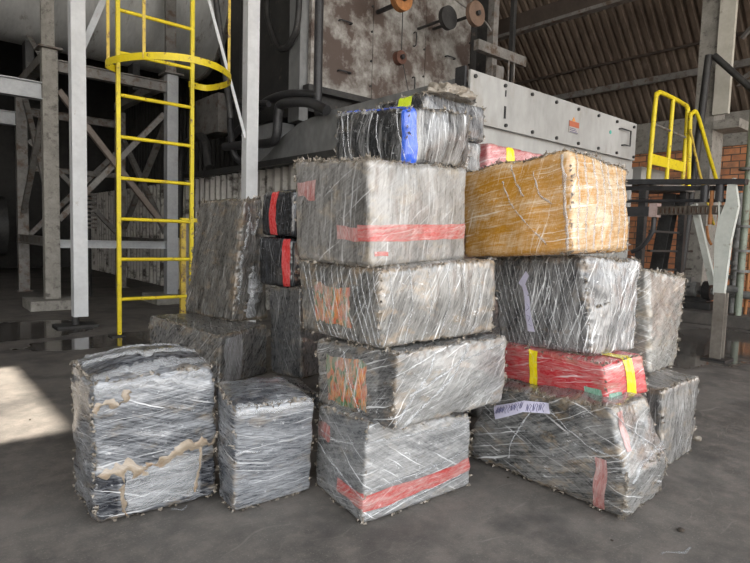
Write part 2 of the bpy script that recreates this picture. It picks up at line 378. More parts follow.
def patch(B, name, mat, parent, rects, off=.003, label=None, wav=.004, cell=.007, haze_shade=0., slope=0.):
    V = []; Fq = []; UV = []; base = 0
    for face, s0, s1, t0, t1 in rects:
        w, h = B.dims(face); n1 = max(3, int((s1-s0)*w/cell)); n2 = max(3, int((t1-t0)*h/cell))
        S, T = np.meshgrid(np.linspace(0, 1, n1+1), np.linspace(0, 1, n2+1)); S = S.ravel(); T = T.ravel()
        s_ = s0+(s1-s0)*S; t_ = t0+(t1-t0)*T
        q3 = np.stack([s_*w*9, t_*h*9, np.full_like(S, B.seed+1.3)], 1)
        if 0 < s0 and s1 < 1 or True:
            ds = vnoise(q3*2)*wav/w; dt = vnoise(q3*2+31)*wav/h
            s_ = np.where((s_ > 1e-4) & (s_ < 1-1e-4), np.clip(s_+ds, 0, 1), s_); t_ = np.where((t_ > 1e-4) & (t_ < 1-1e-4), np.clip(t_+dt, 0, 1), t_)
        if face == 'R' and slope: t_ = np.clip(t_+slope*s_**1.6, 0, 1)
        X, _, _ = B.pos(B.abk(face, s_, t_), off); V.append(X)
        idx = base+np.arange(len(S)).reshape(n2+1, n1+1); base += len(S)
        q = np.stack([idx[:-1, :-1], idx[:-1, 1:], idx[1:, 1:], idx[1:, :-1]], -1).reshape(-1, 4)
        U, W_ = B.uv(face, s_, t_); uv = np.stack([U, W_], 1); Fq += q.tolist(); UV.append(uv[q-idx[0, 0]].reshape(-1, 2))
    V = np.concatenate(V)
    return np_mesh(name, V, Fq, np.concatenate(UV), mat, parent, np.zeros(len(V)), np.full(len(V), haze_shade), label)

def ribbon(B, face, pts, w, off=.004, jit=.3, seed=0):
    """irregular strip of bunched film laid along a path on a face"""
    rnd = np.random.RandomState(seed+B.seed*13); W, H = B.dims(face)
    P = np.array(pts, float)*[W, H]; seg = np.linalg.norm(np.diff(P, axis=0), axis=1); cum = np.r_[0, np.cumsum(seg)]
    n = max(8, int(cum[-1]/.008)); d = np.linspace(0, cum[-1], n); C = np.stack([np.interp(d, cum, P[:, 0]), np.interp(d, cum, P[:, 1])], 1)
    C += np.stack([np.convolve(rnd.randn(n+8), np.ones(9)/9, 'valid'), np.convolve(rnd.randn(n+8), np.ones(9)/9, 'valid')], 1)*w*(.3 if w > .006 else .2)
    tg = np.gradient(C, axis=0); tg /= np.linalg.norm(tg, axis=1)[:, None]+1e-9; nn = np.stack([-tg[:, 1], tg[:, 0]], 1)
    wl = w/2*(1+jit*np.convolve(rnd.randn(n+2), np.ones(3)/1.7, 'valid')); wr_ = w/2*(1+jit*np.convolve(rnd.randn(n+2), np.ones(3)/1.7, 'valid'))
    rows = [C+nn*wl[:, None], C+nn*wl[:, None]*.4, C-nn*wr_[:, None]*.4, C-nn*wr_[:, None]]; hs = [0, 1, .8, 0]
    V = []; F = []; UV = []
    for k, rw in enumerate(rows):
        S = np.clip(rw[:, 0]/W, 0, 1); T = np.clip(rw[:, 1]/H, 0, 1)
        X, nw, _ = B.pos(B.abk(face, S, T), off*.4); X = X+nw*(off*hs[k]*(1+.5*rnd.rand(n)))[:, None]; V.append(X)
    V = np.concatenate(V)
    for k in range(3):
        for i in range(n-1): F.append((k*n+i, k*n+i+1, (k+1)*n+i+1, (k+1)*n+i))
    uvv = np.concatenate([np.stack([d, np.full(n, k*w/3)], 1) for k in range(4)])
    return V, F, uvv
def join_ribbons(name, mat, parent, B, specs, label=None):
    V = []; F = []; UV = []; o = 0
    for i, sp in enumerate(specs):
        v, f, u = ribbon(B, *sp, seed=i*7+3)
        V.append(v); F += [tuple(j+o for j in q) for q in f]; UV += [u[j] for q in f for j in q]; o += len(v)
    V = np.concatenate(V)
    return np_mesh(name, V, F, np.array(UV), mat, parent, np.zeros(len(V)), np.zeros(len(V)), label)

def tatters(B, mat, parent, specs, name='film_shred', seed=0, size=1.):
    """specs: (face, s0,t0, s1,t1, count) lines along which torn film sticks out"""
    rnd = random.Random(seed*31+B.seed); V = []; F = []
    for face, s0, t0, s1, t1, cnt in specs:
        for _ in range(int(cnt*(.9 if t0 == t1 == 0 else (2.0 if t0 == t1 else 1.0)))):
            f = rnd.random(); s_ = s0+(s1-s0)*f; t_ = t0+(t1-t0)*f
            w, h = B.dims(face); wd = rnd.uniform(.002, .008)*size; ln = rnd.uniform(.006, .018)*size; ln *= .6 if t0 == t1 == 0 else 1
            along = np.array([(s1-s0)*w, (t1-t0)*h]); along /= np.linalg.norm(along)+1e-9
            ss = [min(1, max(0, s_+along[0]*k*wd/w)) for k in (-1, -.3, .4, 1)]; tt = [min(1, max(0, t_+along[1]*k*wd/h)) for k in (-1, -.3, .4, 1)]
            X, nw, _ = B.pos(B.abk(face, np.array(ss), np.array(tt)), .001)
            perp = np.cross(nw[1], X[3]-X[0]); perp /= np.linalg.norm(perp)+1e-9
            sg = rnd.choice((-1, 1)) if t0 not in (0, 1) or face == 'T' else (1 if rnd.random() < .3 else -1)
            if t0 == t1 == 1: sg = 1
            perp = np.array([0, 0, 1.])*sg if abs(along[1]) < .5 and face != 'T' else perp*sg
            o = len(V); r0 = rnd.uniform(.25, 1.); r1 = rnd.uniform(-.5, .9)
            V += [x for x in X]
            for k in range(4):
                j = np.array([rnd.gauss(0, .0035) for _ in range(3)])
                V.append(X[k]+(nw[k]*r0+perp*r1)*ln*.5+j)
            for k in range(4):
                j = np.array([rnd.gauss(0, .006) for _ in range(3)]); q = rnd.uniform(.5, 1.2)
                V.append(X[1]*.5+X[2]*.5+(X[k]-X[1]*.5-X[2]*.5)*rnd.uniform(.3, 1.1)+(nw[k]*(r0*.6)+perp*r1)*ln*q+j)
            for a in (0, 4):
                for k in range(3): F.append((o+a+k, o+a+k+1, o+a+k+5, o+a+k+4))
    for v in V: v[2] = max(v[2], .003)
    m = MB(); m.add(V, F, True)
    o = m.build(name, mat, parent); o['kind'] = 'stuff'; return o

DARK = (.014, .016, .020); LIGHT = (.47, .475, .48)
SHRED = film_mat('torn_film', (.22, .19, .15), (.52, .48, .41), (.22, .145, .08), .5, 1.3, .8, .5, .4, 3, rough=.35)
_nt = SHRED.node_tree; _b = [n for n in _nt.nodes if n.type == 'BSDF_PRINCIPLED'][0]; _b.inputs['Alpha'].default_value = .55
TAN = film_mat('bunched_tan_film', (.22, .16, .10), (.50, .42, .32), (.33, .2, .1), .55, 0, .6, .5, .5, 5, rough=.32)
_b = [n for n in TAN.node_tree.nodes if n.type == 'BSDF_PRINCIPLED'][0]; _b.inputs['Alpha'].default_value = .75
CLEARF = film_mat('stretched_clear_film', (.22, .23, .24), (.66, .67, .68), (.4, .35, .27), .6, 0, .8, .1, .8, 6, rough=.22)
_b = [n for n in CLEARF.node_tree.nodes if n.type == 'BSDF_PRINCIPLED'][0]; _b.inputs['Alpha'].default_value = .42
PALEF = film_mat('pale_film_patch', (.20, .20, .20), (.55, .56, .58), (.4, .35, .27), .55, 1.4, .9, .1, .8, 8, rough=.22)
_b = [n for n in PALEF.node_tree.nodes if n.type == 'BSDF_PRINCIPLED'][0]; _b.inputs['Alpha'].default_value = .8
def tape(name, c, seed, amt=.15, con=.35, ang=1.5, lt=None):
    return film_mat(name, c, lt or tuple(min(1, x*.5+.35) for x in c), (.3, .2, .15), amt, ang, con, 0., .35, seed, rough=.28)
RED = tape('red_tape', (.62, .03, .03), 2); REDH = tape('red_tape_under_film', (.40, .045, .04), 4, .56, 1.0, .1, (.40, .27, .25))
REDV = tape('faded_red_tape_under_film', (.36, .10, .09), 9, .5, .7, 1.4, (.42, .38, .36))
BLUE = tape('blue_tape', (.015, .09, .55), 6, .1, .3); YEL = tape('yellow_tape', (.85, .68, .01), 7, .06, .25); YGR = tape('yellow_green_tape', (.62, .75, .03), 8, .05, .2)
PAPER = plain('pale_lilac_paper', (.62, .60, .74), .6, 0, .05, 60); INK = plain('dark_blue_ink', (.05, .05, .16), .6, 0, .1); INKR = plain('faded_red_ink', (.5, .12, .14), .6, 0, .1)

def make(key, label, seed, fm, group='film-wrapped bales in the pile', tat=None, tsize=1., haze_shade={}, hazefn=None, cell=.008, **kw):
    B = Bale(key, seed, **kw)
    c = B.P[:4].mean(0); t = thing('wrapped_bale', (float(c[0]), float(c[1]), float(B.P[:4, 2].min())), label, 'bale', group)
    t.location = tuple(float(x) for x in (c[0], c[1], B.P[:4, 2].min()))
    bpy.context.view_layer.update()
    body = bale_body(B, fm, t, haze_shade=haze_shade, hazefn=hazefn, cell=cell)
    if tat is None: tat = [('L', 0, 0, 1, 0, 14), ('R', 0, 0, 1, 0, 14), ('L', 0, 1, 1, 1, 10), ('R', 0, 1, 1, 1, 10), ('R', 0, 0, 0, 1, 8), ('L', 0, 0, 0, 1, 8), ('R', 1, 0, 1, 1, 8)]
    if tat: tatters(B, SHRED, t, tat, seed=seed, size=tsize)
    return t, B, body

# ---- left group
fm = film_mat('film_silver_black', (.012, .014, .02), (0.316, 0.330, 0.349), (.34, .27, .18), .50, .10, 1.0, .22, .7, 1, ang2=-.35)
t, B, b = make('B1', 'large grey and black bale at the far left, tan film folded across its front', 1, fm, haze_shade={'L': -.1, 'T': -.26},
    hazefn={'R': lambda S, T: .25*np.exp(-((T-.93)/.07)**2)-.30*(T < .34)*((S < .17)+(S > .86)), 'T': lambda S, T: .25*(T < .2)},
    tat=[('L', 0, 0, 1, 0, 16), ('R', 0, 0, 1, 0, 16), ('L', 0, 1, 1, 1, 14), ('R', 0, 1, 1, 1, 10), ('L', 0, 0, 0, 1, 44), ('L', 1, .1, 1, 1, 26), ('R', 1, 0, 1, 1, 22)], top=.03, lump=.009, crk=.012, wr=.004, r=.03)
join_ribbons('tan_film_fold', TAN, t, B, [('R', [(.03, .36), (.3, .375), (.36, .34), (.45, .37), (.75, .43), (.98, .42)], .026, .004, .9), ('R', [(.38, .36), (.37, .30)], .026, .004, .8),
    ('R', [(.22, .36), (.2, .18), (.23, .02)], .012, .003, .8), ('R', [(.86, .42), (.83, .25), (.8, .08)], .010, .004, .5), ('R', [(.0, .8), (.12, .85), (.2, .83), (.3, .9)], .022, .004, .9)], 'tan crumpled fold of film across the front')
patch(B, 'clear_film_panel', CLEARF, t, [('R', .22, .84, .06, .37)], .002, 'pale film panel under the tan fold', haze_shade=0, wav=.012)
join_ribbons('film_crease', CLEARF, t, B, [('T', [(.05, .55), (.5, .35), (.95, .5)], .02, .008, .5), ('T', [(.05, .1), (.5, .15), (.95, .2)], .04, .008, .4), ('T', [(.1, .9), (.5, .6), (.9, .8)], .012, .006, .5), ('R', [(.02, .93), (.4, .96), (.95, .95)], .03, .005, .5)], 'whitish creases of film along the top')

fm = film_mat('film_silver_blue', (.035, .04, .05), (0.344, 0.358, 0.376), (.30, .24, .17), .58, .06, .85, .2, .6, 2, ang2=-.2)
t, B, b = make('B2', 'squat grey bale between the large left bale and the tall stack', 2, fm, haze_shade={'L': -.22, 'T': -.30}, hazefn={'R': lambda S, T: .2*(T > .9)}, crk=.008, wr=.0025)
join_ribbons('film_crease', CLEARF, t, B, [('R', [(0, .95), (.5, .93), (1, .97)], .018, .004, .5), ('R', [(.02, .55), (.1, .58), (.3, .57)], .010, .003, .6), ('T', [(.0, .04), (.5, .06), (1, .04)], .02, .004, .5)], 'white creases along the front top edge')

fm = film_mat('film_dark_smoke', (.025, .026, .028), (0.245, 0.244, 0.234), (.27, .21, .14), .42, .9, 1., .35, .55, 3, ang2=1.5)
t, B, b = make('B3', 'low dark bale lying flat under the tall leaning bale', 3, fm, haze_shade={'R': .1, 'T': -.08})
patch(B, 'clear_film_panel', PALEF, t, [('R', .08, .42, .06, .93)], .003, 'bright patch of film on its right face', wav=.02)
fm = film_mat('film_brown_smoke', (.035, .033, .030), (0.216, 0.208, 0.190), (.26, .19, .12), .50, 1.45, .85, .38, .35, 4, ang2=1.2)
t, B, b = make('B4', 'tall upright dusty bale leaning slightly in front of the yellow ladder', 4, fm, haze_shade={'L': -.02, 'R': -.12}, lump=.010, crk=.014, r=.03, wr=.004, streak=(26, 26, 4),
    tat=[('L', 0, 0, 1, 0, 30), ('R', 0, 0, 1, 0, 26), ('L', 0, 1, 1, 1, 22), ('R', 0, 1, 1, 1, 20), ('R', .1, 0, .0, 1, 26), ('L', 0, 0, 0, 1, 26), ('R', 1, 0, 1, 1, 26), ('R', .5, .7, .7, .95, 16)], tsize=1.5)
patch(B, 'clear_film_panel', PALEF, t, [('R', .38, .62, .02, .34)], .004, 'white torn patch of film low on the narrow side', wav=.03)
join_ribbons('film_crease', CLEARF, t, B, [('R', [(.15, .15), (.12, .5), (.3, .85)], .02, .01, .7), ('R', [(.45, .05), (.6, .25), (.5, .45)], .05, .012, .7), ('R', [(.2, .95), (.5, .7), (.85, .9)], .015, .01, .6)], 'shiny torn streaks on the narrow side')
fm = film_mat('film_dusk_grey', (.03, .032, .035), (0.178, 0.177, 0.175), (.22, .18, .13), .48, 1.45, .8, .25, .35, 5)
t, B, b = make('B7', 'dull grey bale under the two black bales with red tape', 5, fm, haze_shade={'L': -.04}, tsize=.8)
fm = film_mat('film_glossy_black', (.008, .009, .011), (0.088, 0.092, 0.100), (.1, .09, .08), .25, 1.45, .7, 0., .30, 6, rough=.2)
t, B, b = make('B6', 'glossy black bale with a red stripe, lower of the two beside the stack', 6, fm, group='glossy black bales with red tape', tat=[], r=.035, bulge=.02, crk=.003)
patch(B, 'red_tape', RED, t, [('L', .76, .95, .0, 1.)], .003, wav=.003)
t, B, b = make('B5', 'glossy black bale with a red stripe, top of the two beside the stack', 7, fm, group='glossy black bales with red tape', tat=[], r=.04, bulge=.02, crk=.003)
patch(B, 'red_tape', RED, t, [('L', .32, .54, .0, 1.)], .003, wav=.003)
fm = film_mat('film_black_low', (.012, .013, .014), (0.194, 0.193, 0.190), (.2, .16, .12), .33, .9, .9, .2, .5, 8)
t, B, b = make('B8', 'thin dark bundle on the floor between the squat bale and the stack', 8, fm, r=.02)

# ---- the tall stack
fm = film_mat('film_clean_grey', (.06, .065, .07), (0.372, 0.370, 0.365), (.34, .28, .2), .56, .16, .65, .16, .8, 10, ang2=-.5)
t, B, b = make('S1', 'grey bale with a low red band at the foot of the tall stack', 10, fm, haze_shade={'L': -.17, 'R': .02}, crk=.006, wr=.0022)
patch(B, 'red_band', REDH, t, [('L', .55, 1, .17, .31), ('R', 0, 1, .13, .30)], .0025, wav=.006, slope=.10)
patch(B, 'faded_red_mark', REDV, t, [('L', .04, .3, .62, .8)], .0015, wav=.02)
join_ribbons('film_crease', CLEARF, t, B, [('L', [(.05, .55), (.5, .4), (1, .26)], .006, .003, .3), ('L', [(.0, .72), (.5, .68), (1, .8)], .005, .003, .3), ('R', [(.0, .34), (.5, .4), (.95, .52)], .005, .003, .3), ('R', [(.0, .8), (.5, .84), (1, .93)], .005, .003, .4), ('R', [(0, .10), (.4, .12), (.9, .22)], .007, .003, .4)], 'pulled white strands of film')

def print_base(lo, hi):
    """orange and green printed picture showing through the film"""
    def f(N, uv):
        n = N.noise(N.mapping(uv, loc=(lo, hi, 0)), 30, 3, .6); g = N.noise(N.mapping(uv, loc=(hi, lo, 0), scale=(1.4, .8, 1)), 22, 4, .6, .6)
        c = N.mix(N.rng(n, .40, .60), (.50, .07, .02), (.62, .24, .04))
        return N.mix(N.rng(g, .5, .56), c, (.035, .13, .035))
    return f
PRINT = film_mat('printed_carton', (0, 0, 0), (.34, .33, .30), (.25, .2, .14), 0.48, 1.4, .9, .25, .5, 12, base=print_base(1.7, 4.2))
fm = film_mat('film_clean_grey_two', (.055, .055, .055), (0.372, 0.370, 0.358), (.34, .25, .16), .55, .3, .65, .26, .9, 11, ang2=.9)
t, B, b = make('S2', 'wide grey bale with an orange and green print, second from the floor in the stack', 11, fm, haze_shade={'L': -.16, 'R': .03}, hazefn={'L': lambda S, T: -.25*(S > .82), 'R': lambda S, T: .1*np.exp(-((S-.45)/.2)**2)}, crk=.008, wr=.0025)
patch(B, 'printed_picture', PRINT, t, [('L', .17, .70, .13, .80)], .002, 'orange and green print under the film', wav=.012)
join_ribbons('film_crease', CLEARF, t, B, [('R', [(0, .05), (.25, .7), (.3, .95)], .010, .003, .5), ('R', [(.05, .0), (.4, .5), (.6, .95)], .012, .003, .5), ('R', [(.1, .4), (.5, .75), (.95, .9)], .008, .003, .5), ('L', [(.38, .9), (.5, .45), (.6, .1)], .005, .003, .5)], 'pulled white strands of film')
fm = film_mat('film_brown_streaks', (.05, .05, .047), (0.358, 0.348, 0.328), (.36, .26, .16), .52, 1.25, .75, .34, .85, 12, ang2=.95)
t, B, b = make('S3', 'grey bale with diagonal white strands and orange print, third from the floor in the stack', 12, fm, haze_shade={'L': -.17, 'R': .02}, crk=.008, wr=.003, streak=(24, 24, 5))
patch(B, 'printed_picture', PRINT, t, [('L', .24, .68, .2, .72)], .002, 'orange and green print under the film', wav=.012)
sp = []
_r = random.Random(5)
for i in range(13):
    x = .08+i*.07+_r.uniform(-.02, .02); sp.append(('L', [(x, 1.), (x+.08, .55), (x+.2, .02)], _r.choice((.0015, .002, .004)), .002, .4))
for i in range(6):
    x = .02+i*.15; sp.append(('R', [(x, .0), (x+.06, .5), (x+.04, .98)], .004, .003, .4))
sp = [(f, [(min(1, a), c) for a, c in p], w, o, j) for f, p, w, o, j in sp]
join_ribbons('film_strand', CLEARF, t, B, sp, 'white diagonal strands of film')
fm = film_mat('film_hazy_grey', (.07, .067, .062), (0.372, 0.362, 0.347), (.36, .30, .22), .58, 1.42, .62, .3, .45, 13, ang2=.6, fine=.8)
t, B, b = make('S4', 'big hazy grey bale with a red band, second from the top of the tall stack', 13, fm, haze_shade={'L': -.16, 'R': .02}, hazefn={'R': lambda S, T: .18*(S < .16), 'L': lambda S, T: -.10*(S > .8)}, bulge=.008, crk=.004, wr=.0015, streak=(24, 24, 4),
    tat=[('L', 0, 0, 1, 0, 12), ('R', 0, 0, 1, 0, 14), ('L', 0, 1, 1, 1, 40), ('R', 0, 1, 1, 1, 22), ('L', 0, 0, 0, 1, 8)], tsize=.8)
patch(B, 'red_band', REDH, t, [('L', .86, 1, .24, .40), ('R', 0, 1, .24, .40)], .0022, wav=.004)
patch(B, 'faded_red_mark', REDV, t, [('L', .60, .87, .25, .39)], .0018, wav=.02)
patch(B, 'faded_red_mark', REDV, t, [('L', .03, .34, .62, .80)], .0018, wav=.02)
patch(B, 'red_mark', REDH, t, [('R', .03, .15, .10, .14)], .002)
fm = film_mat('film_black_crackle', (.012, .013, .014), (0.313, 0.311, 0.307), (.28, .24, .18), .34, 1.5, 1.05, .12, .7, 14, ang2=1.2, fine=.8)
t, B, b = make('S5', 'flat black bale with a blue tape band on top of the tall stack', 14, fm, haze_shade={'L': -.24, 'R': .17}, r=.028, bulge=.014, crk=.007, lump=.006, streak=(30, 30, 5))
patch(B, 'blue_tape', BLUE, t, [('L', .93, 1., .0, 1), ('R', 0, .12, 0, 1), ('T', 0, .12, 0, .9)], .003, wav=.003)
join_ribbons('film_strand', CLEARF, t, B, [('L', [(.12, 1), (.16, .5), (.2, .05)], .006, .003, .4), ('L', [(.2, 1), (.24, .5), (.27, .1)], .005, .003, .4), ('L', [(.86, 1), (.9, .5), (.97, .1)], .006, .003, .4), ('L', [(0, .96), (.3, .98), (.6, .97)], .015, .005, .6), ('L', [(.62, .9), (.66, .2)], .004, .003, .4)], 'white strands of film on the dark side')
fm2 = film_mat('film_black_back', (.012, .013, .016), (0.268, 0.274, 0.285), (.3, .26, .2), .34, 1.5, 1., .15, .6, 15, fine=.8)
t, B, b = make('S6', 'dark bale with a yellow-green tape stripe behind the top of the stack', 15, fm2, haze_shade={'L': -.2, 'R': .12}, r=.025)
patch(B, 'yellow_green_tape', YGR, t, [('L', .52, .78, .02, 1)], .003)
# crumpled clear film heaped on it
m = MB(); bm = bmesh.new(); bmesh.ops.create_icosphere(bm, subdivisions=5, radius=1)
P0 = np.array([v.co[:] for v in bm.verts]); dn = .75+.35*ridged(P0*2.3+4, 3)
for v, k in zip(bm.verts, dn): v.co = Vector((2.12+v.co.x*.15*k, 1.95+v.co.y*.09*k, 1.70+max(-.01, v.co.z*.055*k)))
m.bm(bm, True); o = m.build('crumpled_film', SHRED, t); o['label'] = 'crumpled pale plastic film on top'
fm = film_mat('film_grey_back', (.05, .052, .055), (0.342, 0.341, 0.336), (.3, .26, .2), .5, 1.5, .8, .15, .6, 16)
t, B, b = make('S7', 'grey bale glimpsed between the tall stack and the amber bale', 16, fm, tat=[])
PINK = film_mat('film_pink', (.42, .07, .08), (.62, .50, .49), (.4, .3, .2), .42, .2, .6, 0, .6, 17)
t, B, b = make('S8', 'pink and white bale with a yellow stripe behind the amber bale', 17, PINK, group='bales with pink red wrapping', tat=[])
patch(B, 'yellow_tape', YEL, t, [('R', .27, .40, 0, 1)], .003)
hid = film_mat('film_hidden_grey', (.04, .042, .045), (0.298, 0.296, 0.292), (.3, .26, .2), .5, .3, .8, .2, .5, 18)
for i in range(3):
    make('H%d' % i, 'grey bale hidden behind the tall stack, carrying the bales above', 20+i, hid, group='hidden bales behind the tall stack', tat=[], cell=.02)
for i in range(3):
    make('G%d' % i, 'grey bale hidden behind the right stack, carrying the pink bale', 24+i, hid, group='hidden bales behind the right stack', tat=[], cell=.02)

# ---- right group
fm = film_mat('film_right_base', (.035, .037, .038), (0.313, 0.311, 0.300), (.33, .24, .14), .47, .35, .8, .34, .7, 30, ang2=-.35)
t, B, b = make('R3', 'very long grey bale on the floor under the red bale, paper strip on its side', 30, fm, haze_shade={'L': -.09, 'R': .12}, crk=.013, lump=.008, r=.03,
    flare=[(0, .0, 0, 0), (.12, .02, .015, .02), (.42, .055, .03, .03), (.6, .035, .012, .01), (.8, .005, 0, 0), (1, 0, 0, 0)],
    tat=[('L', 0, 0, 1, 0, 40), ('R', 0, 0, 1, 0, 22), ('L', 0, .05, .03, .4, 16), ('R', 0, 0, 0, .45, 30), ('R', 1, .0, 1, .8, 12), ('L', 0, 1, 1, 1, 12), ('R', 0, .45, 1, .5, 10)], tsize=1.1)
patch(B, 'red_tape_stripe', REDV, t, [('L', .84, .905, .02, .52)], .003, 'dull red vertical stripe', wav=.006)
patch(B, 'red_tape_stripe', REDV, t, [('R', .08, .2, .6, .95)], .002, 'faint red vertical stripe', wav=.01)
join_ribbons('film_crease', CLEARF, t, B, [('R', [(0, .95), (.4, .72), (.8, .52), (1, .5)], .008, .005, .4), ('R', [(.1, .35), (.3, .5), (1, .56)], .012, .006, .5), ('L', [(.5, .9), (.8, .6), (1, .55)], .006, .003, .5), ('L', [(.3, .2), (.35, .6), (.45, .95)], .005, .003, .5)], 'shiny pulled creases of film')
def paper(B, t, face, quads, strokes, off=.005):
    V = []; F = []; 
    for q in quads:
        q = np.array(q, float); n = 8; U, W = np.meshgrid(np.linspace(0, 1, n+1), np.linspace(0, 1, n+1)); U = U.ravel()[:, None]; W = W.ravel()[:, None]
        P = (q[0]*(1-U)+q[1]*U)*(1-W)+(q[3]*(1-U)+q[2]*U)*W; X, _, _ = B.pos(B.abk(face, P[:, 0], P[:, 1]), off); o = len(V); V += list(X)
        F += [(o+j*(n+1)+i, o+j*(n+1)+i+1, o+(j+1)*(n+1)+i+1, o+(j+1)*(n+1)+i) for i in range(n) for j in range(n)]
    p = MB().add(V, F, True).build('paper_strip', PAPER, t); p['label'] = 'torn lilac-white paper strip with handwriting'
    q = MB()
    for st in strokes:
        S = np.array(st, float); X, _, _ = B.pos(B.abk(face, S[:, 0], S[:, 1]), off+.0014); q.tube([tuple(x) for x in X], .0011, 5, 2)
    q.build('handwriting', INK, p)['kind'] = 'stuff'
st = []
_r = random.Random(3)
for x0, x1, y0, y1 in ((.13, .35, .71, .86), (.38, .52, .83, .88)):
    n = 9 if x1-x0 > .2 else 6
    for i in range(n):
        x = x0+(x1-x0)*i/n; y = y0+(y1-y0)*i/n; w = (x1-x0)/n*.8
        st.append([(x, y-.035), (x+w*.3, y+.05), (x+w*.6, y-.03), (x+w, y+.045)] if _r.random() < .6 else [(x, y+.045), (x+w*.8, y+.03), (x+w*.2, y-.01), (x+w*.8, y-.045)])
paper(B, t, 'L', [[(.09, .76), (.15, .61), (.37, .79), (.35, .91)], [(.36, .78), (.56, .82), (.545, .93), (.345, .91)]], st)
fm = film_mat('film_right_far', (.05, .05, .05), (0.328, 0.318, 0.300), (.33, .25, .16), .52, 1.5, .8, .25, .6, 31, ang2=1.2)
t, B, b = make('R4', 'short grey bale on the floor behind the long bale, at the far right', 31, fm, haze_shade={'L': -.25, 'R': .0}, crk=.009, streak=(24, 24, 5))
fm = film_mat('film_red_carton', (.50, .035, .045), (.46, .36, .33), (.32, .22, .15), .30, .03, .75, .2, .6, 32, ang2=.25)
t, B, b = make('R2', 'thin red bale with two yellow tape bands in the right stack', 32, fm, group='bales with pink red wrapping', haze_shade={'L': -.04, 'R': .04}, r=.015, bulge=.004, crk=.005, wr=.002)
patch(B, 'yellow_tape', YEL, t, [('L', .41, .48, 0, 1)], .003, wav=.006)
patch(B, 'yellow_tape', YEL, t, [('R', .48, .70, 0, 1), ('T', .50, .72, 0, .5)], .003, wav=.003)
GRN = tape('pale_green_tape', (.12, .30, .20), 33, .35, .6)
patch(B, 'green_label', GRN, t, [('L', .86, .98, .05, .3), ('R', .05, .35, .04, .2)], .002, 'faded green patch', wav=.01)
fm = film_mat('film_diagonal_grey', (.045, .047, .05), (0.372, 0.370, 0.365), (.30, .22, .15), .50, 1.25, .95, .22, 1., 33, ang2=1.0, fine=.75)
t, B, b = make('R1', 'bulky silver-grey bale under the amber bale with a white paper tag', 33, fm, haze_shade={'L': -.06, 'R': .10}, hazefn={'R': lambda S, T: -.38*(S < .3)*(T > .5)*(T < .93), 'L': lambda S, T: -.3*(S > .93)*(T > .5)}, crk=.014, lump=.008, r=.035, bulge=.016, streak=(22, 22, 5),
    tat=[('L', 0, 0, 1, 0, 34), ('R', 0, 0, 1, 0, 20), ('L', 0, 1, 1, 1, 20), ('R', 0, 1, 1, 1, 16), ('R', 0, .1, 0, 1, 16), ('R', 1, 0, 1, 1, 22), ('R', .1, .5, .4, .55, 8)])
paper(B, t, 'L', [[(.34, .72), (.40, .66), (.47, .80), (.43, .85)], [(.40, .60), (.455, .58), (.47, .2), (.39, .2)], [(.38, .68), (.43, .70), (.455, .6), (.40, .58)]],
      [[(.42, .5), (.45, .46), (.41, .42)], [(.41, .38), (.45, .36), (.42, .31)], [(.42, .28), (.45, .26)]])
sp = []
for i in range(16):
    x = .02+i*.058+_r.uniform(-.02, .02); sp.append(('L', [(x, .98), (min(1, x+.05), .55), (min(1, x+.14), .03)], _r.choice((.0015, .002, .003)), .002, .4))
for i in range(5):
    x = .35+i*.14; sp.append(('R', [(x, .05), (x+.02, .5), (x-.02, .95)], .004, .003, .4))
join_ribbons('film_strand', CLEARF, t, B, sp, 'white diagonal strands of film')
fm = film_mat('film_right_upper_far', (.08, .08, .075), (0.342, 0.333, 0.307), (.36, .28, .18), .58, .5, .7, .28, .5, 34, ang2=-.3)
t, B, b = make('R5', 'grey bale with ragged brown edges behind the bulky silver bale', 34, fm, haze_shade={'R': .05}, crk=.014, lump=.008, r=.03,
    tat=[('R', 0, 1, 1, 1, 24), ('R', 1, 0, 1, 1, 34), ('R', 0, 0, 1, 0, 30)], tsize=1.2)
fm = film_mat('film_amber', (.40, .19, .02), (.66, .56, .42), (.48, .27, .10), .24, .08, .9, .42, .7, 35, ang2=1.2, wcol=(.85, .80, .70), rough=.26)
t, B, b = make('Y1', 'amber yellow bale with a whitish right face on top of the right stack', 35, fm, haze_shade={'L': -.02, 'R': .36, 'T': .3},
    hazefn={'L': lambda S, T: .22*np.exp(-((S-.12)/.05)**2)+.3*(T > .93)+.1*(S > .93), 'R': lambda S, T: -.22*(S > .06)*(S < .35)*(T > .5)}, crk=.008, lump=.006, r=.028,
    tat=[('L', 0, 1, 1, 1, 30), ('R', 0, 1, 1, 1, 24), ('R', 0, 0, 0, 1, 16), ('R', 0, 0, 1, 0, 16), ('L', .9, 0, 1, 0, 20), ('R', 1, 0, 1, 1, 10)])
sp = [('R', [(x, .04), (x+.02, .5), (x-.01, .97)], w, .003, .4) for x, w in ((.08, .01), (.2, .012), (.34, .014), (.47, .008), (.6, .012), (.75, .008), (.88, .01))]
sp += [('L', [(.42, .8), (.5, .55), (.66, .3), (.8, .1)], .005, .003, .6), ('L', [(.5, .95), (.55, .75), (.62, .6)], .008, .004, .6), ('L', [(.7, .85), (.75, .6), (.85, .5)], .006, .003, .6), ('L', [(.94, .95), (.95, .5), (.96, .05)], .012, .004, .4)]
join_ribbons('film_crease', CLEARF, t, B, sp, 'white wrinkles of film')
# ------------------------------------------------------------------ the shed
CONC = mottled('stained_concrete_floor', (.105, .098, .09), (.16, .15, .138), 1.6, .72, 0, .003, (.07, .066, .062), .56, sharp=.2, spec=.3)
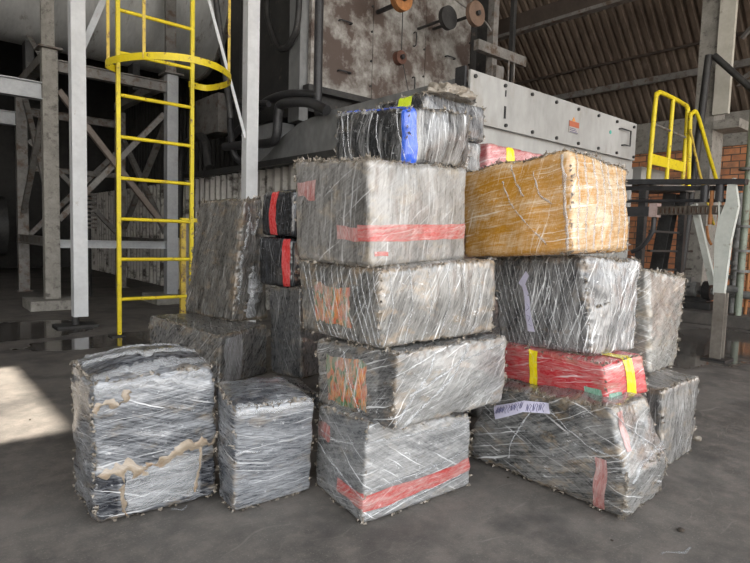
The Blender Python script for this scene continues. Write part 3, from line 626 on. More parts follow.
# floor: polished worn concrete with wet patches
m_, nt, b = new_mat('wet_concrete_floor'); N = NT(nt); oc = N.coord()
n1 = N.noise(oc, 1.3, 7, .62); n2 = N.noise(oc, 9, 6, .7); n3 = N.noise(oc, 130, 4, .7)
col = N.mix(N.rng(n1, .35, .65), (.082, .075, .068), (.150, .138, .124))
col = N.mix(N.rng(n2, .44, .66, 0, .75), col, (.20, .175, .155)); col = N.mix(N.rng(n3, .56, .70, 0, .65), col, (.27, .25, .22))
scr = N.noise(N.mapping(N.vadd(oc, N.noise(oc, 2, 2, color=True), .5), (3, 40, 1), (0, 0, .7)), 1, 4, .6)
col = N.mix(N.rng(scr, .64, .74, 0, .5), col, (.27, .25, .22))
dk = N.noise(N.mapping(oc, loc=(4, 9, 0)), 2.4, 5, .6); col = N.mix(N.rng(dk, .50, .66, 0, .7), col, (.05, .047, .045))
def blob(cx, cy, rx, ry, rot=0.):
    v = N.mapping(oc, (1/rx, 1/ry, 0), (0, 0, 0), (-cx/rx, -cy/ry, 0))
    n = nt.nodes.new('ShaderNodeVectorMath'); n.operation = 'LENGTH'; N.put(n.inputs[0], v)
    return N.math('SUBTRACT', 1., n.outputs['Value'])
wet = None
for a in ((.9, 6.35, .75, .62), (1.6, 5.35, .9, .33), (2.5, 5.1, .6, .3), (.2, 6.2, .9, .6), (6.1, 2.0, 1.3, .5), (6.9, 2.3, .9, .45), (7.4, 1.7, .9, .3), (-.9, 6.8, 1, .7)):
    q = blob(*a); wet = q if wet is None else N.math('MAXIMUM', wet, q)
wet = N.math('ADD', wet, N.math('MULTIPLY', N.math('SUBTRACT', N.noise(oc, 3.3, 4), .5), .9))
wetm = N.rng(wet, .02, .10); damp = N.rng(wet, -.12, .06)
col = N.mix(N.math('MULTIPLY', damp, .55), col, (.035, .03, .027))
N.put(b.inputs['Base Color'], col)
N.put(b.inputs['Roughness'], N.math('MULTIPLY_ADD', wetm, -.60, N.rng(n2, .3, .7, .62, .74))); b.inputs['Specular IOR Level'].default_value = .38
hh = N.math('MULTIPLY', N.math('ADD', n2, N.math('MULTIPLY', n3, .5)), N.math('SUBTRACT', 1., wetm)); N.bump(hh, .003, b, .6)
FLOORM = m_
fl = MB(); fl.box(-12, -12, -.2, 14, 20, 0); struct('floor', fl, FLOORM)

GALV = mottled('galvanised_steel', (.30, .31, .32), (.42, .43, .44), 5, .5, .25, .001, (.26, .22, .17), .66)
WHITEP = mottled('chalky_white_paint', (.50, .51, .52), (.62, .63, .64), 4, .55, 0, .001, (.33, .28, .22), .66, sharp=.08)
GREYP = mottled('grimy_grey_paint', (.12, .115, .108), (.22, .21, .198), 5, .6, .1, .002, (.10, .07, .05), .56)
CONCP = mottled('rough_grey_concrete', (.20, .19, .17), (.31, .295, .265), 7, .85, 0, .006, (.12, .11, .10), .6)
DARKM = mottled('sooty_dark_steel', (.022, .022, .023), (.055, .054, .052), 5, .55, .3, .002, (.10, .085, .07), .66)
BLACKP = mottled('black_painted_steel', (.018, .018, .02), (.045, .045, .047), 8, .45, .2, .001, (.12, .08, .05), .7)
DUCT = mottled('sooty_grey_sheet', (.12, .123, .125), (.24, .245, .245), 2.2, .5, .3, .002, (.19, .19, .185), .64, stretch=(1, 1, .6))
YELLOW = mottled('worn_yellow_paint', (.56, .43, .012), (.70, .56, .015), 7, .45, 0, .001, (.18, .10, .04), .62, sharp=.06, s3=16)
OLDYEL = mottled('dirty_yellow_paint', (.42, .29, .05), (.60, .44, .06), 7, .5, 0, .001, (.16, .10, .05), .56, sharp=.08, s3=14)
RUSTP = mottled('grey_panel_with_rust_blooms', (.20, .19, .175), (.40, .39, .365), 3.2, .6, .1, .003, (.085, .062, .052), .49, sharp=.14, s3=2.1)
TANKM = mottled('dull_silver_tank', (.46, .465, .46), (.64, .645, .63), 1.6, .45, .35, .001, (.22, .19, .16), .64, stretch=(3, 1, 1))
COVER = mottled('scuffed_white_steel', (.26, .26, .25), (.40, .40, .39), 1.8, .5, .1, .001, (.25, .23, .20), .64, stretch=(1, 1, .5), sharp=.2)
SHEETL = mottled('weathered_corrugated_sheet', (.40, .385, .36), (.60, .58, .54), 2, .6, .3, .001, (.07, .06, .05), .58)
SHEETD = mottled('dark_corrugated_sheet', (.035, .034, .033), (.07, .068, .065), 2, .65, .3, .001)
ROOFM = mottled('brown_fibre_roof_sheet', (.085, .063, .048), (.165, .125, .095), 1.6, .85, 0, .002, (.20, .15, .12), .62, stretch=(1, 2.5, 1))
TIMB = mottled('dark_brown_roof_steel', (.045, .034, .028), (.075, .058, .047), 3, .7, 0, .001)
WHEEL = mottled('worn_brown_wheel', (.11, .07, .05), (.19, .125, .09), 5, .7, 0, .002)
RUSTW = mottled('rust_orange_steel', (.16, .07, .03), (.42, .18, .06), 5, .7, .1, .003)
GREEN = mottled('grey_green_pipe_paint', (.15, .18, .14), (.24, .27, .22), 6, .55, .1, .001, (.10, .06, .04), .6)
def brick_mat():
    m, nt, b = new_mat('orange_hollow_brick'); N = NT(nt); oc = N.coord()
    br = nt.nodes.new('ShaderNodeTexBrick'); v = nt.nodes.new('ShaderNodeSeparateXYZ'); N.put(v.inputs[0], oc)
    c = nt.nodes.new('ShaderNodeCombineXYZ'); N.put(c.inputs[0], v.outputs[1]); N.put(c.inputs[1], v.outputs[2]); N.put(br.inputs['Vector'], c.outputs[0])
    br.inputs['Scale'].default_value = 1; br.inputs['Brick Width'].default_value = .26; br.inputs['Row Height'].default_value = .112
    br.inputs['Mortar Size'].default_value = .009; br.inputs['Mortar Smooth'].default_value = .2
    br.inputs['Color1'].default_value = (.48, .18, .08, 1); br.inputs['Color2'].default_value = (.60, .27, .13, 1); br.inputs['Mortar'].default_value = (.11, .085, .07, 1)
    n = N.noise(oc, 7, 5, .6); N.put(b.inputs['Base Color'], N.mix(N.rng(n, .45, .7, 0, .7), br.outputs['Color'], (.17, .12, .09)))
    b.inputs['Roughness'].default_value = .9; N.bump(N.math('MULTIPLY', br.outputs['Fac'], -1.), .01, b); return m
BRICK = brick_mat()

# walls
w = MB(); w.box(10.9, -6, 0, 11.1, 20, 2.72); struct('wall_right', w, BRICK)
w = MB(); w.box(10.84, -6, 2.72, 11.14, 20, 3.28); struct('trim_1', w, CONCP)
w = MB(); w.box(-12, 16, 0, 10.9, 16.2, 7.6); struct('wall_back', w, SHEETD)
w = MB(); w.corrugated((3.72, 3.12, 0), (0, 1, 0), (0, 0, 1), 12.8, 1.84, .19, .06); struct('wall_left', w, SHEETL)
w = MB(); w.corrugated((4.75, 8.1, 1.84), (0, 1, 0), (0, 0, 1), 7.8, 4.4, .2, .05); struct('wall_inner', w, SHEETD)
w = MB(); w.corrugated((6.6, 3.14, 0), (-1, 0, 0), (0, 0, 1), 2.8, 1.88, .2, .05); struct('wall_front', w, COVER)
# roof: level part and the slope falling to the brick wall, sheets on purlins; a gap in the sheeting lets the sun in at the left
RX = 8.0; RZ = 3.34+1.0*(11.1-RX); SX, SY = .30, .32
def roofz(x): return 3.34+1.0*(11.1-x) if x > RX else RZ
w = MB(); w.box(-6.2, .5, 0, -6, 16, RZ-.02); struct('wall_added_shade', w, CONCP)  # unseen wall, added to block daylight and darken the left side
w = MB(); w.corrugated((11.25, 20, 3.21), (0, -1, 0), (-1, 0, 1), 24.5, math.hypot(3.3, 3.3), .15, .04, kind='trap'); struct('ceiling', w, ROOFM)
hx0, hx1, hy0, hy1 = -1.3-SX*RZ, .63-SX*RZ, 3.04-SY*RZ, 4.68-SY*RZ
w = MB(); w.box(-9, -4.5, RZ, hx0, 20, RZ+.04); w.box(hx1, -4.5, RZ, RX, 20, RZ+.04); w.box(hx0, -4.5, RZ, hx1, hy0, RZ+.04); w.box(hx0, hy1, RZ, hx1, 20, RZ+.04); struct('ceiling_level', w, ROOFM)
def one(mb, name, mat, label, cat, group=None): return tag(mb.build(name, mat), label, cat, group)
one(MB().bar((10.35, 20, 3.92), (10.35, -4, 3.92), .07, .11), 'roof_purlin', GREYP, 'long pale purlin under the sloping roof above the yellow guard rail', 'roof beam')
one(MB().bar((10.02, 20, 4.28), (10.02, -4, 4.28), .04, .04), 'roof_purlin', TIMB, 'thin dark purlin just past the pale one under the roof', 'roof beam')
t = thing('roof_girder', (8.0, 8, 4.4), 'heavy brown roof girder with a pale lower flange at the top right', 'roof beam')
MB().box(7.93, -3, 4.46, 8.07, 16, 4.72).build('web', TIMB, t)
MB().box(7.86, -3, 4.40, 8.0, 16, 4.45).build('lower_flange', GREYP, t)['label'] = 'pale lower flange'
t = thing('roof_truss', (9.3, 2.4, 3.4), 'lattice truss between the concrete column and the right edge', 'truss')
for a, c in (((9.3, 2.95, 4.6), (9.3, 2.2, 3.7)), ((9.3, 2.95, 3.95), (9.3, 2.2, 4.8)), ((9.3, 2.98, 3.3), (9.3, 1.4, 3.4)), ((9.3, 2.95, 5.0), (9.3, 2.2, 4.2)), ((9.3, 2.95, 3.35), (9.3, 2.3, 3.75))):
    MB().angle(a, c, .07).build('brace', GREYP, t)
# concrete column
t = thing('concrete_column', (8.8, 3.15, 0), 'grey concrete column rising beside the yellow guard rail', 'column')
MB().box(8.6, 3.02, 0, 9.0, 3.27, 6.0).build('shaft', CONCP, t)
MB().box(8.53, 2.83, 2.79, 8.6, 3.02, 6.0).build('facing_board', mottled('pale_board', (.42, .40, .34), (.52, .5, .44), 4, .8, 0, .002, (.25, .22, .18), .64), t)['label'] = 'pale board fixed down the column'
MB().box(8.58, 2.7, 2.6, 9.0, 3.02, 2.72).build('corbel', CONCP, t)

# ---- left steelwork
t = thing('steel_support_frame', (2.2, 9.0, 0), 'grimy grey braced steel frame standing on concrete footings at the left', 'steel frame')
def channel(x, y, z0, z1, w=.145, d=.13, k=.012):
    m = MB(); x0, x1, y0, y1 = x-w/2, x+w/2, y-d/2, y+d/2
    m.prism([(x0, y0, z0), (x1, y0, z0), (x1, y1, z0), (x1-k, y1, z0), (x1-k, y0+k, z0), (x0+k, y0+k, z0), (x0+k, y1, z0), (x0, y1, z0)], (0, 0, 0), (0, 0, z1-z0)); return m
def post(x, y, z1, mat=GREYP, w=.145, z0=.0): return channel(x, y, z0, z1, w).build('post', mat, t)
post(1.55, 10.2, 2.95); post(2.98, 10.2, 2.95); post(1.5, 7.9, 3.12, CONCP, .165, .12); post(2.98, 7.9, 3.12, GALV, .15, .12)
for x in (1.5, 2.98): MB().box(x-.13, 7.77, 3.12, x+.13, 8.03, 3.14).build('cap_plate', GREYP, t)
for x in (1.5, 2.98): channel(x-.01, 7.9, 3.14, 5.4, .14, .06).build('upper_post', CONCP if x < 2 else GREYP, t)
for x in (1.5, 2.98): MB().box(x-.06, 7.95, 3.0, x+.06, 10.3, 3.12).build('cross_beam', GREYP, t)
def beam(a, c, w=.1, h=.14, mat=GREYP): return MB().ibeam(a, c, w, h, .012).build('beam', mat, t)
beam((-4, 7.9, 2.62), (1.43, 7.9, 2.62), .12, .2, GALV); beam((-4, 10.2, 2.62), (1.5, 10.2, 2.62), .12, .2, GALV)
beam((1.56, 7.9, 2.95), (2.92, 7.9, 2.95), .1, .14); beam((1.6, 10.2, 2.75), (2.95, 10.2, 2.75), .08, .12)
beam((1.5, 8.0, .82), (1.5, 10.1, .82), .1, .12); beam((2.98, 8.0, .82), (2.98, 10.1, .82), .1, .12)
beam((1.58, 7.9, .80), (2.9, 7.9, .80), .1, .1, GALV); beam((1.6, 10.2, 1.9), (2.95, 10.2, 1.9), .06, .08)
BR = mottled('brown_grey_angle', (.13, .10, .085), (.21, .18, .155), 6, .7, .1, .001)
def brace(a, c, w=.07, mat=BR): return MB().angle(a, c, w, .01, (0, 1, 0)).build('brace', mat, t)
brace((1.57, 7.86, 2.64), (2.85, 7.86, 1.05)); brace((2.88, 7.95, 2.62), (1.57, 7.95, 1.12), mat=GREYP)
brace((1.62, 10.15, 2.3), (2.9, 10.15, .9), mat=GREYP); brace((2.9, 10.22, 2.3), (1.62, 10.22, .9), mat=GREYP)
brace((1.5, 8.05, 2.75), (1.5, 10.0, 1.2), mat=GREYP); brace((1.55, 10.0, 2.9), (1.55, 8.1, 1.1), mat=GREYP)
brace((2.95, 8.05, 2.5), (2.95, 10.0, 1.0), mat=GREYP); brace((2.95, 10.0, 2.5), (2.95, 8.1, 1.0), mat=GREYP)
brace((1.5, 8.0, 3.0), (1.5, 9.6, 3.9), .06, GREYP)
for x, s in ((1.5, .28), (2.98, .3)): MB().box(x-s, 7.9-s, 0, x+s+.05, 7.9+s, .12, .01).build('footing', CONCP, t)
for x in (1.55, 2.98): MB().box(x-.1, 10.1, 0, x+.1, 10.3, .02).build('base_plate', GREYP, t)
t = thing('steel_column', (1.41, 6.33, 0), 'tall pale painted column nearest the yellow ladder on its left', 'column', )
channel(1.45, 6.33, .10, 6.4, .132, .12).build('shaft', WHITEP, t)
MB().box(1.22, 6.2, 0.0, 1.6, 6.46, .02).build('base_plate', DARKM, t); MB().cyl((1.41, 6.33, .02), (1.41, 6.33, .10), .035).build('base_stub', DARKM, t)
MB().angle((1.46, 6.33, 2.6), (2.15, 6.33, 4.4), .06, .01, (0, 1, 0)).build('brace', GALV, t)
t = thing('steel_column', (2.93, 5.53, 0), 'tall pale square column behind the tall dusty bale', 'column')
channel(2.93, 5.53, 0, 6.4, .135, .11).build('shaft', WHITEP, t)
MB().angle((2.88, 5.5, 2.0), (2.2, 5.5, 4.1), .03, .01, (0, 1, 0)).build('brace', WHITEP, t)
MB().tube([(2.75, 5.62, 2.2), (2.45, 5.62, 4.2)], .03).build('conduit', DARKM, t)
# tank
t = thing('storage_tank', (0, 9.22, 3.14), 'big dull silver horizontal tank above the steel frame at the top left', 'tank')
MB().cyl((-5, 9.22, 4.71), (3.9, 9.22, 4.71), 1.2, 64).build('shell', TANKM, t)
for x in (1.5, 2.9): MB().box(x-.05, 9.1, 3.12, x+.05, 9.34, 3.54).build('support_stub', DARKM, t)
MB().cyl((3.9, 9.22, 4.71), (3.96, 9.22, 4.71), 1.24, 64).build('end_ring', GREYP, t)
MB().cyl((3.96, 9.22, 4.71), (4.4, 9.22, 4.71), 1.13, 64).build('end_cap', DARKM, t)
for x in (-.6, 1.0, 2.2): MB().cyl((x, 9.22, 4.71), (x+.03, 9.22, 4.71), 1.208, 64).build('seam_band', TANKM, t)
# dark machinery at the back left
t = thing('boiler_drum', (-.5, 12.5, 0), 'dark drum lying in the shadow behind the left frame', 'drum')
MB().cyl((-4, 12.5, 1.0), (1.6, 12.5, 1.0), .55, 32).build('shell', DARKM, t)
for x in (-1.2, .8): MB().box(x-.1, 12.1, 0, x+.1, 12.9, .6).build('saddle', DARKM, t)
t = thing('valve_stand', (2.2, 9.1, 0), 'dark spring-like valve stand behind the pale column', 'valve')
MB().cyl((2.2, 9.1, 0), (2.2, 9.1, 1.5), .05).build('stem', DARKM, t)
sp_ = MB()
for i in range(9): sp_.cyl((2.2, 9.1, 1.0+i*.06), (2.2, 9.1, 1.03+i*.06), .13, 16)
sp_.build('fins', GREYP, t)

# ladder with cage
t = thing('caged_ladder', (1.93, 5.56, 0), 'yellow vertical ladder with a round safety cage', 'ladder')
for x in (1.61, 2.305): MB().box(x-.018, 5.54, 0, x+.018, 5.575, 5.2, .004).build('rail', YELLOW, t)
for i in range(13): MB().cyl((1.61, 5.56, .345+i*.376), (2.30, 5.56, .345+i*.376), .017, 12).build('rung', YELLOW, t)
hp = [(1.60, 5.60), (1.49, 5.50), (1.53, 5.25), (1.70, 4.96), (1.96, 4.80), (2.24, 4.85), (2.48, 5.08), (2.56, 5.35), (2.48, 5.62), (2.29, 5.60)]
for zz in (2.46, 3.6):
    q = MB(); P = [Vector((x, y, 0)) for x, y in hp]; Q = []
    for i in range(len(P)-1):
        p0 = P[max(i-1, 0)]; p1 = P[i]; p2 = P[i+1]; p3 = P[min(i+2, len(P)-1)]
        for k in range(8):
            u = k/8; Q.append(.5*((2*p1)+(-p0+p2)*u+(2*p0-5*p1+4*p2-p3)*u*u+(-p0+3*p1-3*p2+p3)*u**3))
    Q.append(P[-1]); vs = []; n = len(Q)
    for i, p in enumerate(Q):
        d = (Q[min(i+1, n-1)]-Q[max(i-1, 0)]).normalized(); nn = Vector((-d.y, d.x, 0))*.004
        vs += [p+nn+Vector((0, 0, zz-.03)), p+nn+Vector((0, 0, zz+.03)), p-nn+Vector((0, 0, zz+.03)), p-nn+Vector((0, 0, zz-.03))]
    q.add(vs, [(i*4+a, i*4+(a+1) % 4, i*4+4+(a+1) % 4, i*4+4+a) for i in range(n-1) for a in range(4)]+[(0, 1, 2, 3), tuple(n*4-4+a for a in range(4))])
    q.build('cage_hoop', OLDYEL if zz > 3 else YELLOW, t)
for x, y in ((1.50, 5.46), (1.66, 5.01), (2.545, 5.25)): MB().box(x-.013, y-.004, 2.44, x+.013, y+.004, 5).build('cage_strap', OLDYEL, t)
for x in (1.585, 2.275): MB().box(x-.06, 5.5, 0, x+.06, 5.62, .012).build('foot_plate', DARKM, t)
t = thing('short_guard_rail', (2.45, 5.9, 0), 'short yellow frame showing between the ladder and the tall dusty bale', 'guard rail')
MB().box(2.33, 5.88, 0, 2.38, 5.93, 1.12).build('post', OLDYEL, t); MB().box(2.33, 5.885, 1.10, 2.72, 5.925, 1.14).build('top_rail', YELLOW, t); MB().box(2.68, 5.88, 0, 2.72, 5.93, 1.1).build('post', OLDYEL, t)

# ---- furnace casing
t = thing('extraction_hood', (3.5, 6, 1.83), 'long sooty grey sheet hood above the corrugated wall', 'hood')
prof = [(3.12, 1.85), (3.12, 2.28), (4.9, 2.28), (5.4, 2.23), (5.75, 2.12), (6.05, 1.96), (6.3, 1.87), (6.5, 1.85)]
MB().prism([(3.46, y, z) for y, z in prof], (0, 0, 0), (.16, 0, 0)).build('side_sheet', DUCT, t)
MB().box(3.42, 3.12, 1.80, 3.50, 9.2, 1.87).build('bottom_rail', DARKM, t)
MB().box(3.64, 6.2, 1.87, 3.9, 6.78, 2.38).build('back_box', mottled('pale_box_sheet', (.24, .25, .26), (.33, .34, .35), 3, .6, .1, 0), t)['label'] = 'light grey box behind the rail'
MB().box(3.62, 7.8, 2.45, 3.9, 8.6, 3.0).build('inspection_box', GREYP, t)
MB().box(3.45, 3.02, 1.86, 3.475, 3.12, 2.36).build('corner_strip', BLACKP, t)
t = thing('bolted_casing', (4.9, 3.0, 1.86), 'scuffed white steel casing with rows of bolts behind the amber bale', 'machine casing')
MB().box(3.48, 2.985, 1.93, 6.30, 3.01, 2.33, .003).build('cover_panel', COVER, t)
MB().box(3.48, 3.03, 1.62, 6.34, 3.10, 1.98).build('lower_panel', COVER, t)
MB().box(3.68, 3.02, 2.3, 6.28, 5.35, 2.33).build('lid', GREYP, t)
for i in range(8):
    x = 3.53+i*.385; MB().cyl((x, 2.985, 2.285), (x, 2.968, 2.285), .016, 6).build('bolt', DARKM, t); MB().cyl((x+.03, 2.985, 1.965), (x+.03, 2.968, 1.965), .016, 6).build('bolt', DARKM, t)
MB().cyl((3.52, 2.985, 2.10), (3.52, 2.968, 2.10), .016, 6).build('bolt', DARKM, t)
MB().box(3.92, 2.978, 2.02, 3.94, 2.988, 2.12).build('slot', BLACKP, t); MB().box(3.925, 2.978, 2.2, 3.935, 2.988, 2.25).build('slot', BLACKP, t)
s_ = MB().box(4.92, 2.976, 2.05, 5.08, 2.986, 2.16).build('warning_sticker', plain('sticker_white', (.34, .32, .30), .5, 0, .05), t)
MB().box(4.915, 2.972, 2.105, 5.085, 2.977, 2.155).build('red_heading', plain('sticker_red', (.38, .11, .06), .5, 0, .1), s_)
for k in range(3): MB().box(4.93, 2.973, 2.054+k*.016, 5.07-.02*k, 2.977, 2.059+k*.016).build('text_line', INK, s_)
MB().prism([(4.97, 2.980, 2.16), (5.03, 2.980, 2.16), (5.0, 2.980, 2.20)], (0, 0, 0), (0, .004, 0)).build('warning_symbol', plain('sticker_orange', (.6, .25, .05), .5, 0, .05), s_)
MB().tube([(5.90, 2.985, 2.22), (5.90, 2.95, 2.22), (6.10, 2.95, 2.22), (6.10, 2.95, 2.06), (5.98, 2.95, 2.06), (5.98, 2.985, 2.06)], .008, 8, 1).build('handle', BLACKP, t)
MB().cyl((5.72, 2.984, 2.16), (5.72, 2.981, 2.16), .02, 10).build('green_spot', plain('teal_paint', (.05, .35, .28), .5), t)
# tower with doors
t = thing('furnace_tower', (5, 5.6, 0), 'rust-bloomed grey tower casing above the hood', 'machine casing')
MB().box(3.68, 5.56, 2.42, 6.38, 7.6, 5.2).build('body', DARKM, t)
MB().box(4.0, 5.7, 0, 6.3, 7.5, 2.42).build('base', DARKM, t)
MB().box(3.56, 5.57, 2.30, 3.68, 5.80, 5.2).build('side_strip', DUCT, t)
for i in range(3):
    x0 = 3.66+i*.91; d = MB().box(x0, 5.50, 2.70, x0+.90, 5.56, 5.0, .004).build('door_panel', RUSTP, t)
    for hz in (2.93, 3.5):
        hx = x0+.38+(.3 if i == 1 else 0)
        if i == 1: MB().tube([(hx, 5.5, hz), (hx, 5.45, hz), (hx, 5.45, hz+.16), (hx, 5.5, hz+.16)], .009, 8, 2).build('handle', BLACKP, d)
        else: MB().tube([(hx, 5.5, hz), (hx, 5.45, hz), (hx+.16, 5.45, hz-.0), (hx+.16, 5.5, hz)], .009, 8, 2).build('handle', BLACKP, d)
    for hz in (2.85, 3.15, 3.5, 3.8): MB().cyl((x0+.88, 5.5, hz), (x0+.88, 5.485, hz), .014, 8).build('bolt', DARKM, d)
MB().box(3.6, 5.44, 2.62, 6.3, 5.56, 2.69).build('ledge', DARKM, t)
t2 = thing('door_wheel', (5.0, 5.4, 3.0), 'rusty round hand wheel on the tower doors', 'wheel')
MB().cyl((4.98, 5.5, 3.28), (4.98, 5.42, 3.28), .085, 24).build('disc', mottled('dark_rust', (.07, .03, .02), (.15, .07, .05), 9, .7), t2)
MB().cyl((4.98, 5.42, 3.28), (4.98, 5.38, 3.28), .03, 12).build('hub', DARKM, t2)
MB().tube([(4.98, 5.43, 4.6), (4.98, 5.43, 3.3)], .007, 6, 1).build('cable', BLACKP, t2); MB().tube([(4.99, 5.43, 3.28), (5.18, 5.43, 2.72)], .006, 6, 1).build('cable', BLACKP, t2)
# pipes over the hood
def pipe(pts, r, label, mat=BLACKP, n=14, cat='pipe', sub=6): return one(MB().tube(pts, r, n, sub), 'pipe', mat, label, cat)
pipe([(3.42, 4.95, 2.27), (3.4, 4.97, 2.6), (3.4, 4.97, 5.5)], .045, 'straight black vertical pipe in front of the rusty door panels')
pipe([(3.36, 6.9, 2.2), (3.38, 6.5, 2.36), (3.4, 6.25, 2.49), (3.4, 5.95, 2.56), (3.4, 5.5, 2.55), (3.4, 4.95, 2.44)], .045, 'black bent pipe, upper of those over the hood')
pipe([(3.3, 6.9, 2.1), (3.3, 6.2, 2.06), (3.3, 5.78, 2.03), (3.3, 5.62, 2.08), (3.3, 5.58, 2.32), (3.3, 5.5, 2.42), (3.3, 5.0, 2.36), (3.33, 4.7, 2.24)], .052, 'black bent pipe dropping in a U over the hood')
pipe([(3.44, 6.66, 1.88), (3.34, 6.66, 1.95), (3.3, 6.70, 2.1), (3.3, 6.76, 2.5), (3.3, 6.62, 2.61), (3.3, 6.3, 2.55), (3.36, 5.9, 2.5)], .04, 'black pipe bending behind the pale square column')
pipe([(3.6, 7.0, 2.3), (3.6, 7.0, 5.4)], .05, 'dark upright pipe just right of the pale square column', DARKM)
pipe([(3.62, 6.25, 5.1), (3.5, 6.22, 3.8), (3.5, 6.16, 3.5), (3.5, 5.97, 3.2), (3.5, 5.82, 3.13), (3.5, 5.66, 3.18), (3.5, 5.53, 3.4), (3.5, 5.5, 4.2), (3.5, 5.5, 5.0)], .035, 'hanging loop of dark hose left of the tower', DARKM, cat='hose')
pipe([(3.36, 8.6, .9), (3.36, 8.5, 2.1), (3.36, 8.1, 2.32), (3.36, 7.7, 2.3), (3.36, 7.5, 1.9)], .06, 'thick dark elbow pipe left of the pale square column', DARKM)
# hoist gear between tower and roof
t = thing('pulley_wheel', (5.15, 5.0, 3.9), 'brown flat pulley wheel above the white casing', 'pulley')
MB().cyl((5.60, 4.80, 3.80), (5.60, 4.74, 3.80), .15, 32).build('disc', WHEEL, t); MB().cyl((5.60, 4.75, 3.80), (5.60, 4.70, 3.80), .03, 12).build('hub', DARKM, t)
MB().box(5.59, 4.80, 3.785, 5.62, 5.5, 3.815).build('axle_bracket', DARKM, t)
t = thing('pulley_wheel', (4.5, 5.0, 3.6), 'rust orange pulley wheel at the top centre', 'pulley')
MB().cyl((4.52, 5.0, 3.73), (4.52, 4.92, 3.73), .14, 32).build('disc', RUSTW, t); MB().cyl((4.52, 4.93, 3.73), (4.52, 4.88, 3.73), .04, 12).build('hub', DARKM, t)
MB().box(4.60, 4.98, 3.73, 4.64, 5.5, 3.77).build('arm', BLACKP, t)
t = thing('pulley_wheel', (5.45, 5.2, 3.7), 'dark pulley wheel beside the brown one', 'pulley')
MB().cyl((5.32, 5.0, 3.73), (5.32, 4.94, 3.73), .14, 32).build('disc', DARKM, t); MB().box(5.31, 5.0, 3.72, 5.34, 5.5, 3.745).build('axle_bracket', DARKM, t)
t = thing('hoist_mast', (6.3, 4.9, 2.33), 'grimy upright hoist mast with a cross arm beside the tower', 'hoist')
MB().box(6.08, 4.86, 2.33, 6.18, 4.96, 5.2).build('post', GREYP, t); MB().box(6.5, 4.86, 2.33, 6.56, 4.92, 5.1).build('post', DARKM, t)
MB().box(5.70, 4.78, 3.40, 6.72, 4.86, 3.53).build('cross_arm', GREYP, t)
MB().cyl((5.95, 4.9, 3.0), (5.95, 4.82, 3.0), .13, 24).build('lower_disc', WHEEL, t)
MB().box(5.9, 4.9, 2.33, 6.0, 5.0, 3.1).build('bracket', DARKM, t); MB().box(6.1, 4.8, 2.9, 6.26, 4.92, 3.3).build('cylinder_block', GREYP, t)
for x in (6.36, 6.48): MB().cyl((x, 4.8, 2.36), (x, 4.8, 3.4), .012, 8).build('rod', GREYP, t)
MB().box(6.42, 5.24, 2.33, 6.48, 5.42, 5.1).build('back_post', DARKM, t)
pipe([(4.9, 5.1, 4.3), (5.4, 5.0, 4.02), (5.9, 4.9, 3.85), (6.08, 4.9, 3.75)], .010, 'thin cable strung across the top of the tower', GREYP, 8, 'cable')
# machine block filling the space behind the mast
one(MB().box(6.62, 5.7, 0, 7.15, 8.2, 4.9), 'dark_cabinet', DARKM, 'dark machine block behind the hoist mast', 'machine')

# ---- right platform
t = thing('platform_frame', (5.57, 2.2, 0), 'black steel platform frame on a bent pale leg at the right', 'steel frame')
MB().bar((5.57, 3.0, 1.635), (5.57, 1.66, 1.565), .09, .045).build('top_rail', BLACKP, t)
MB().bar((5.62, 3.0, 1.575), (5.62, 1.70, 1.515), .03, .04).build('top_rail', BLACKP, t)
MB().cyl((5.6, 3.0, 1.44), (5.6, 1.72, 1.41), .016, 10).build('rod', BLACKP, t)
MB().box(5.52, 2.45, 1.28, 5.62, 3.0, 1.37).build('motor_arm', BLACKP, t)
MB().box(5.53, 2.38, 1.27, 5.63, 2.45, 1.40).build('bracket', mottled('pinkish_rust', (.28, .2, .18), (.38, .3, .28), 9, .6), t)
ch = MB()
ch.box(5.55, 1.75, 1.29, 5.58, 2.38, 1.305); ch.box(5.55, 1.75, 1.355, 5.58, 2.38, 1.37)
for i in range(16): ch.box(5.545, 1.77+i*.039, 1.295, 5.585, 1.79+i*.039, 1.365)
ch.build('drive_chain', mottled('chain_brown', (.06, .05, .04), (.13, .11, .09), 20, .5, .5), t)
MB().tube([(5.58, 2.42, 1.28), (5.58, 2.43, 1.12), (5.58, 2.52, .98), (5.6, 2.62, .93)], .022, 10).build('hose', BLACKP, t)
for y in (1.98, 1.86): MB().cyl((5.56, y, 1.40), (5.56, y, 1.55), .035, 12).build('clamp', BLACKP, t)
MB().cyl((5.56, 1.92, 1.2), (5.56, 1.92, 1.5), .018, 8).build('pin', RUSTW, t)
MB().tube([(5.58, 1.95, 1.19), (5.58, 1.93, 1.08), (5.58, 1.9, 1.02)], .012, 8).build('pin_cable', RUSTW, t)
LEG = mottled('pale_grey_green_paint', (.38, .40, .37), (.50, .52, .48), 5, .55, 0, .001, (.2, .17, .13), .66)
LOW = mottled('bare_steel_leg', (.16, .14, .12), (.27, .25, .22), 6, .5, .4, .001)
lg = MB()
lg.prism([(5.54, 1.83, .58), (5.54, 1.85, 1.07), (5.54, 1.835, 1.28), (5.54, 1.80, 1.40), (5.54, 1.80, 1.585), (5.54, 1.755, 1.60), (5.54, 1.715, 1.36), (5.54, 1.75, 1.07), (5.54, 1.77, .58)], (0, 0, 0), (.015, 0, 0))
lg.prism([(5.54, 1.77, .58), (5.54, 1.75, 1.07), (5.54, 1.715, 1.36), (5.54, 1.755, 1.60), (5.54, 1.745, 1.60), (5.54, 1.70, 1.36), (5.54, 1.738, 1.07), (5.54, 1.758, .58)], (0, 0, 0), (.05, 0, 0))
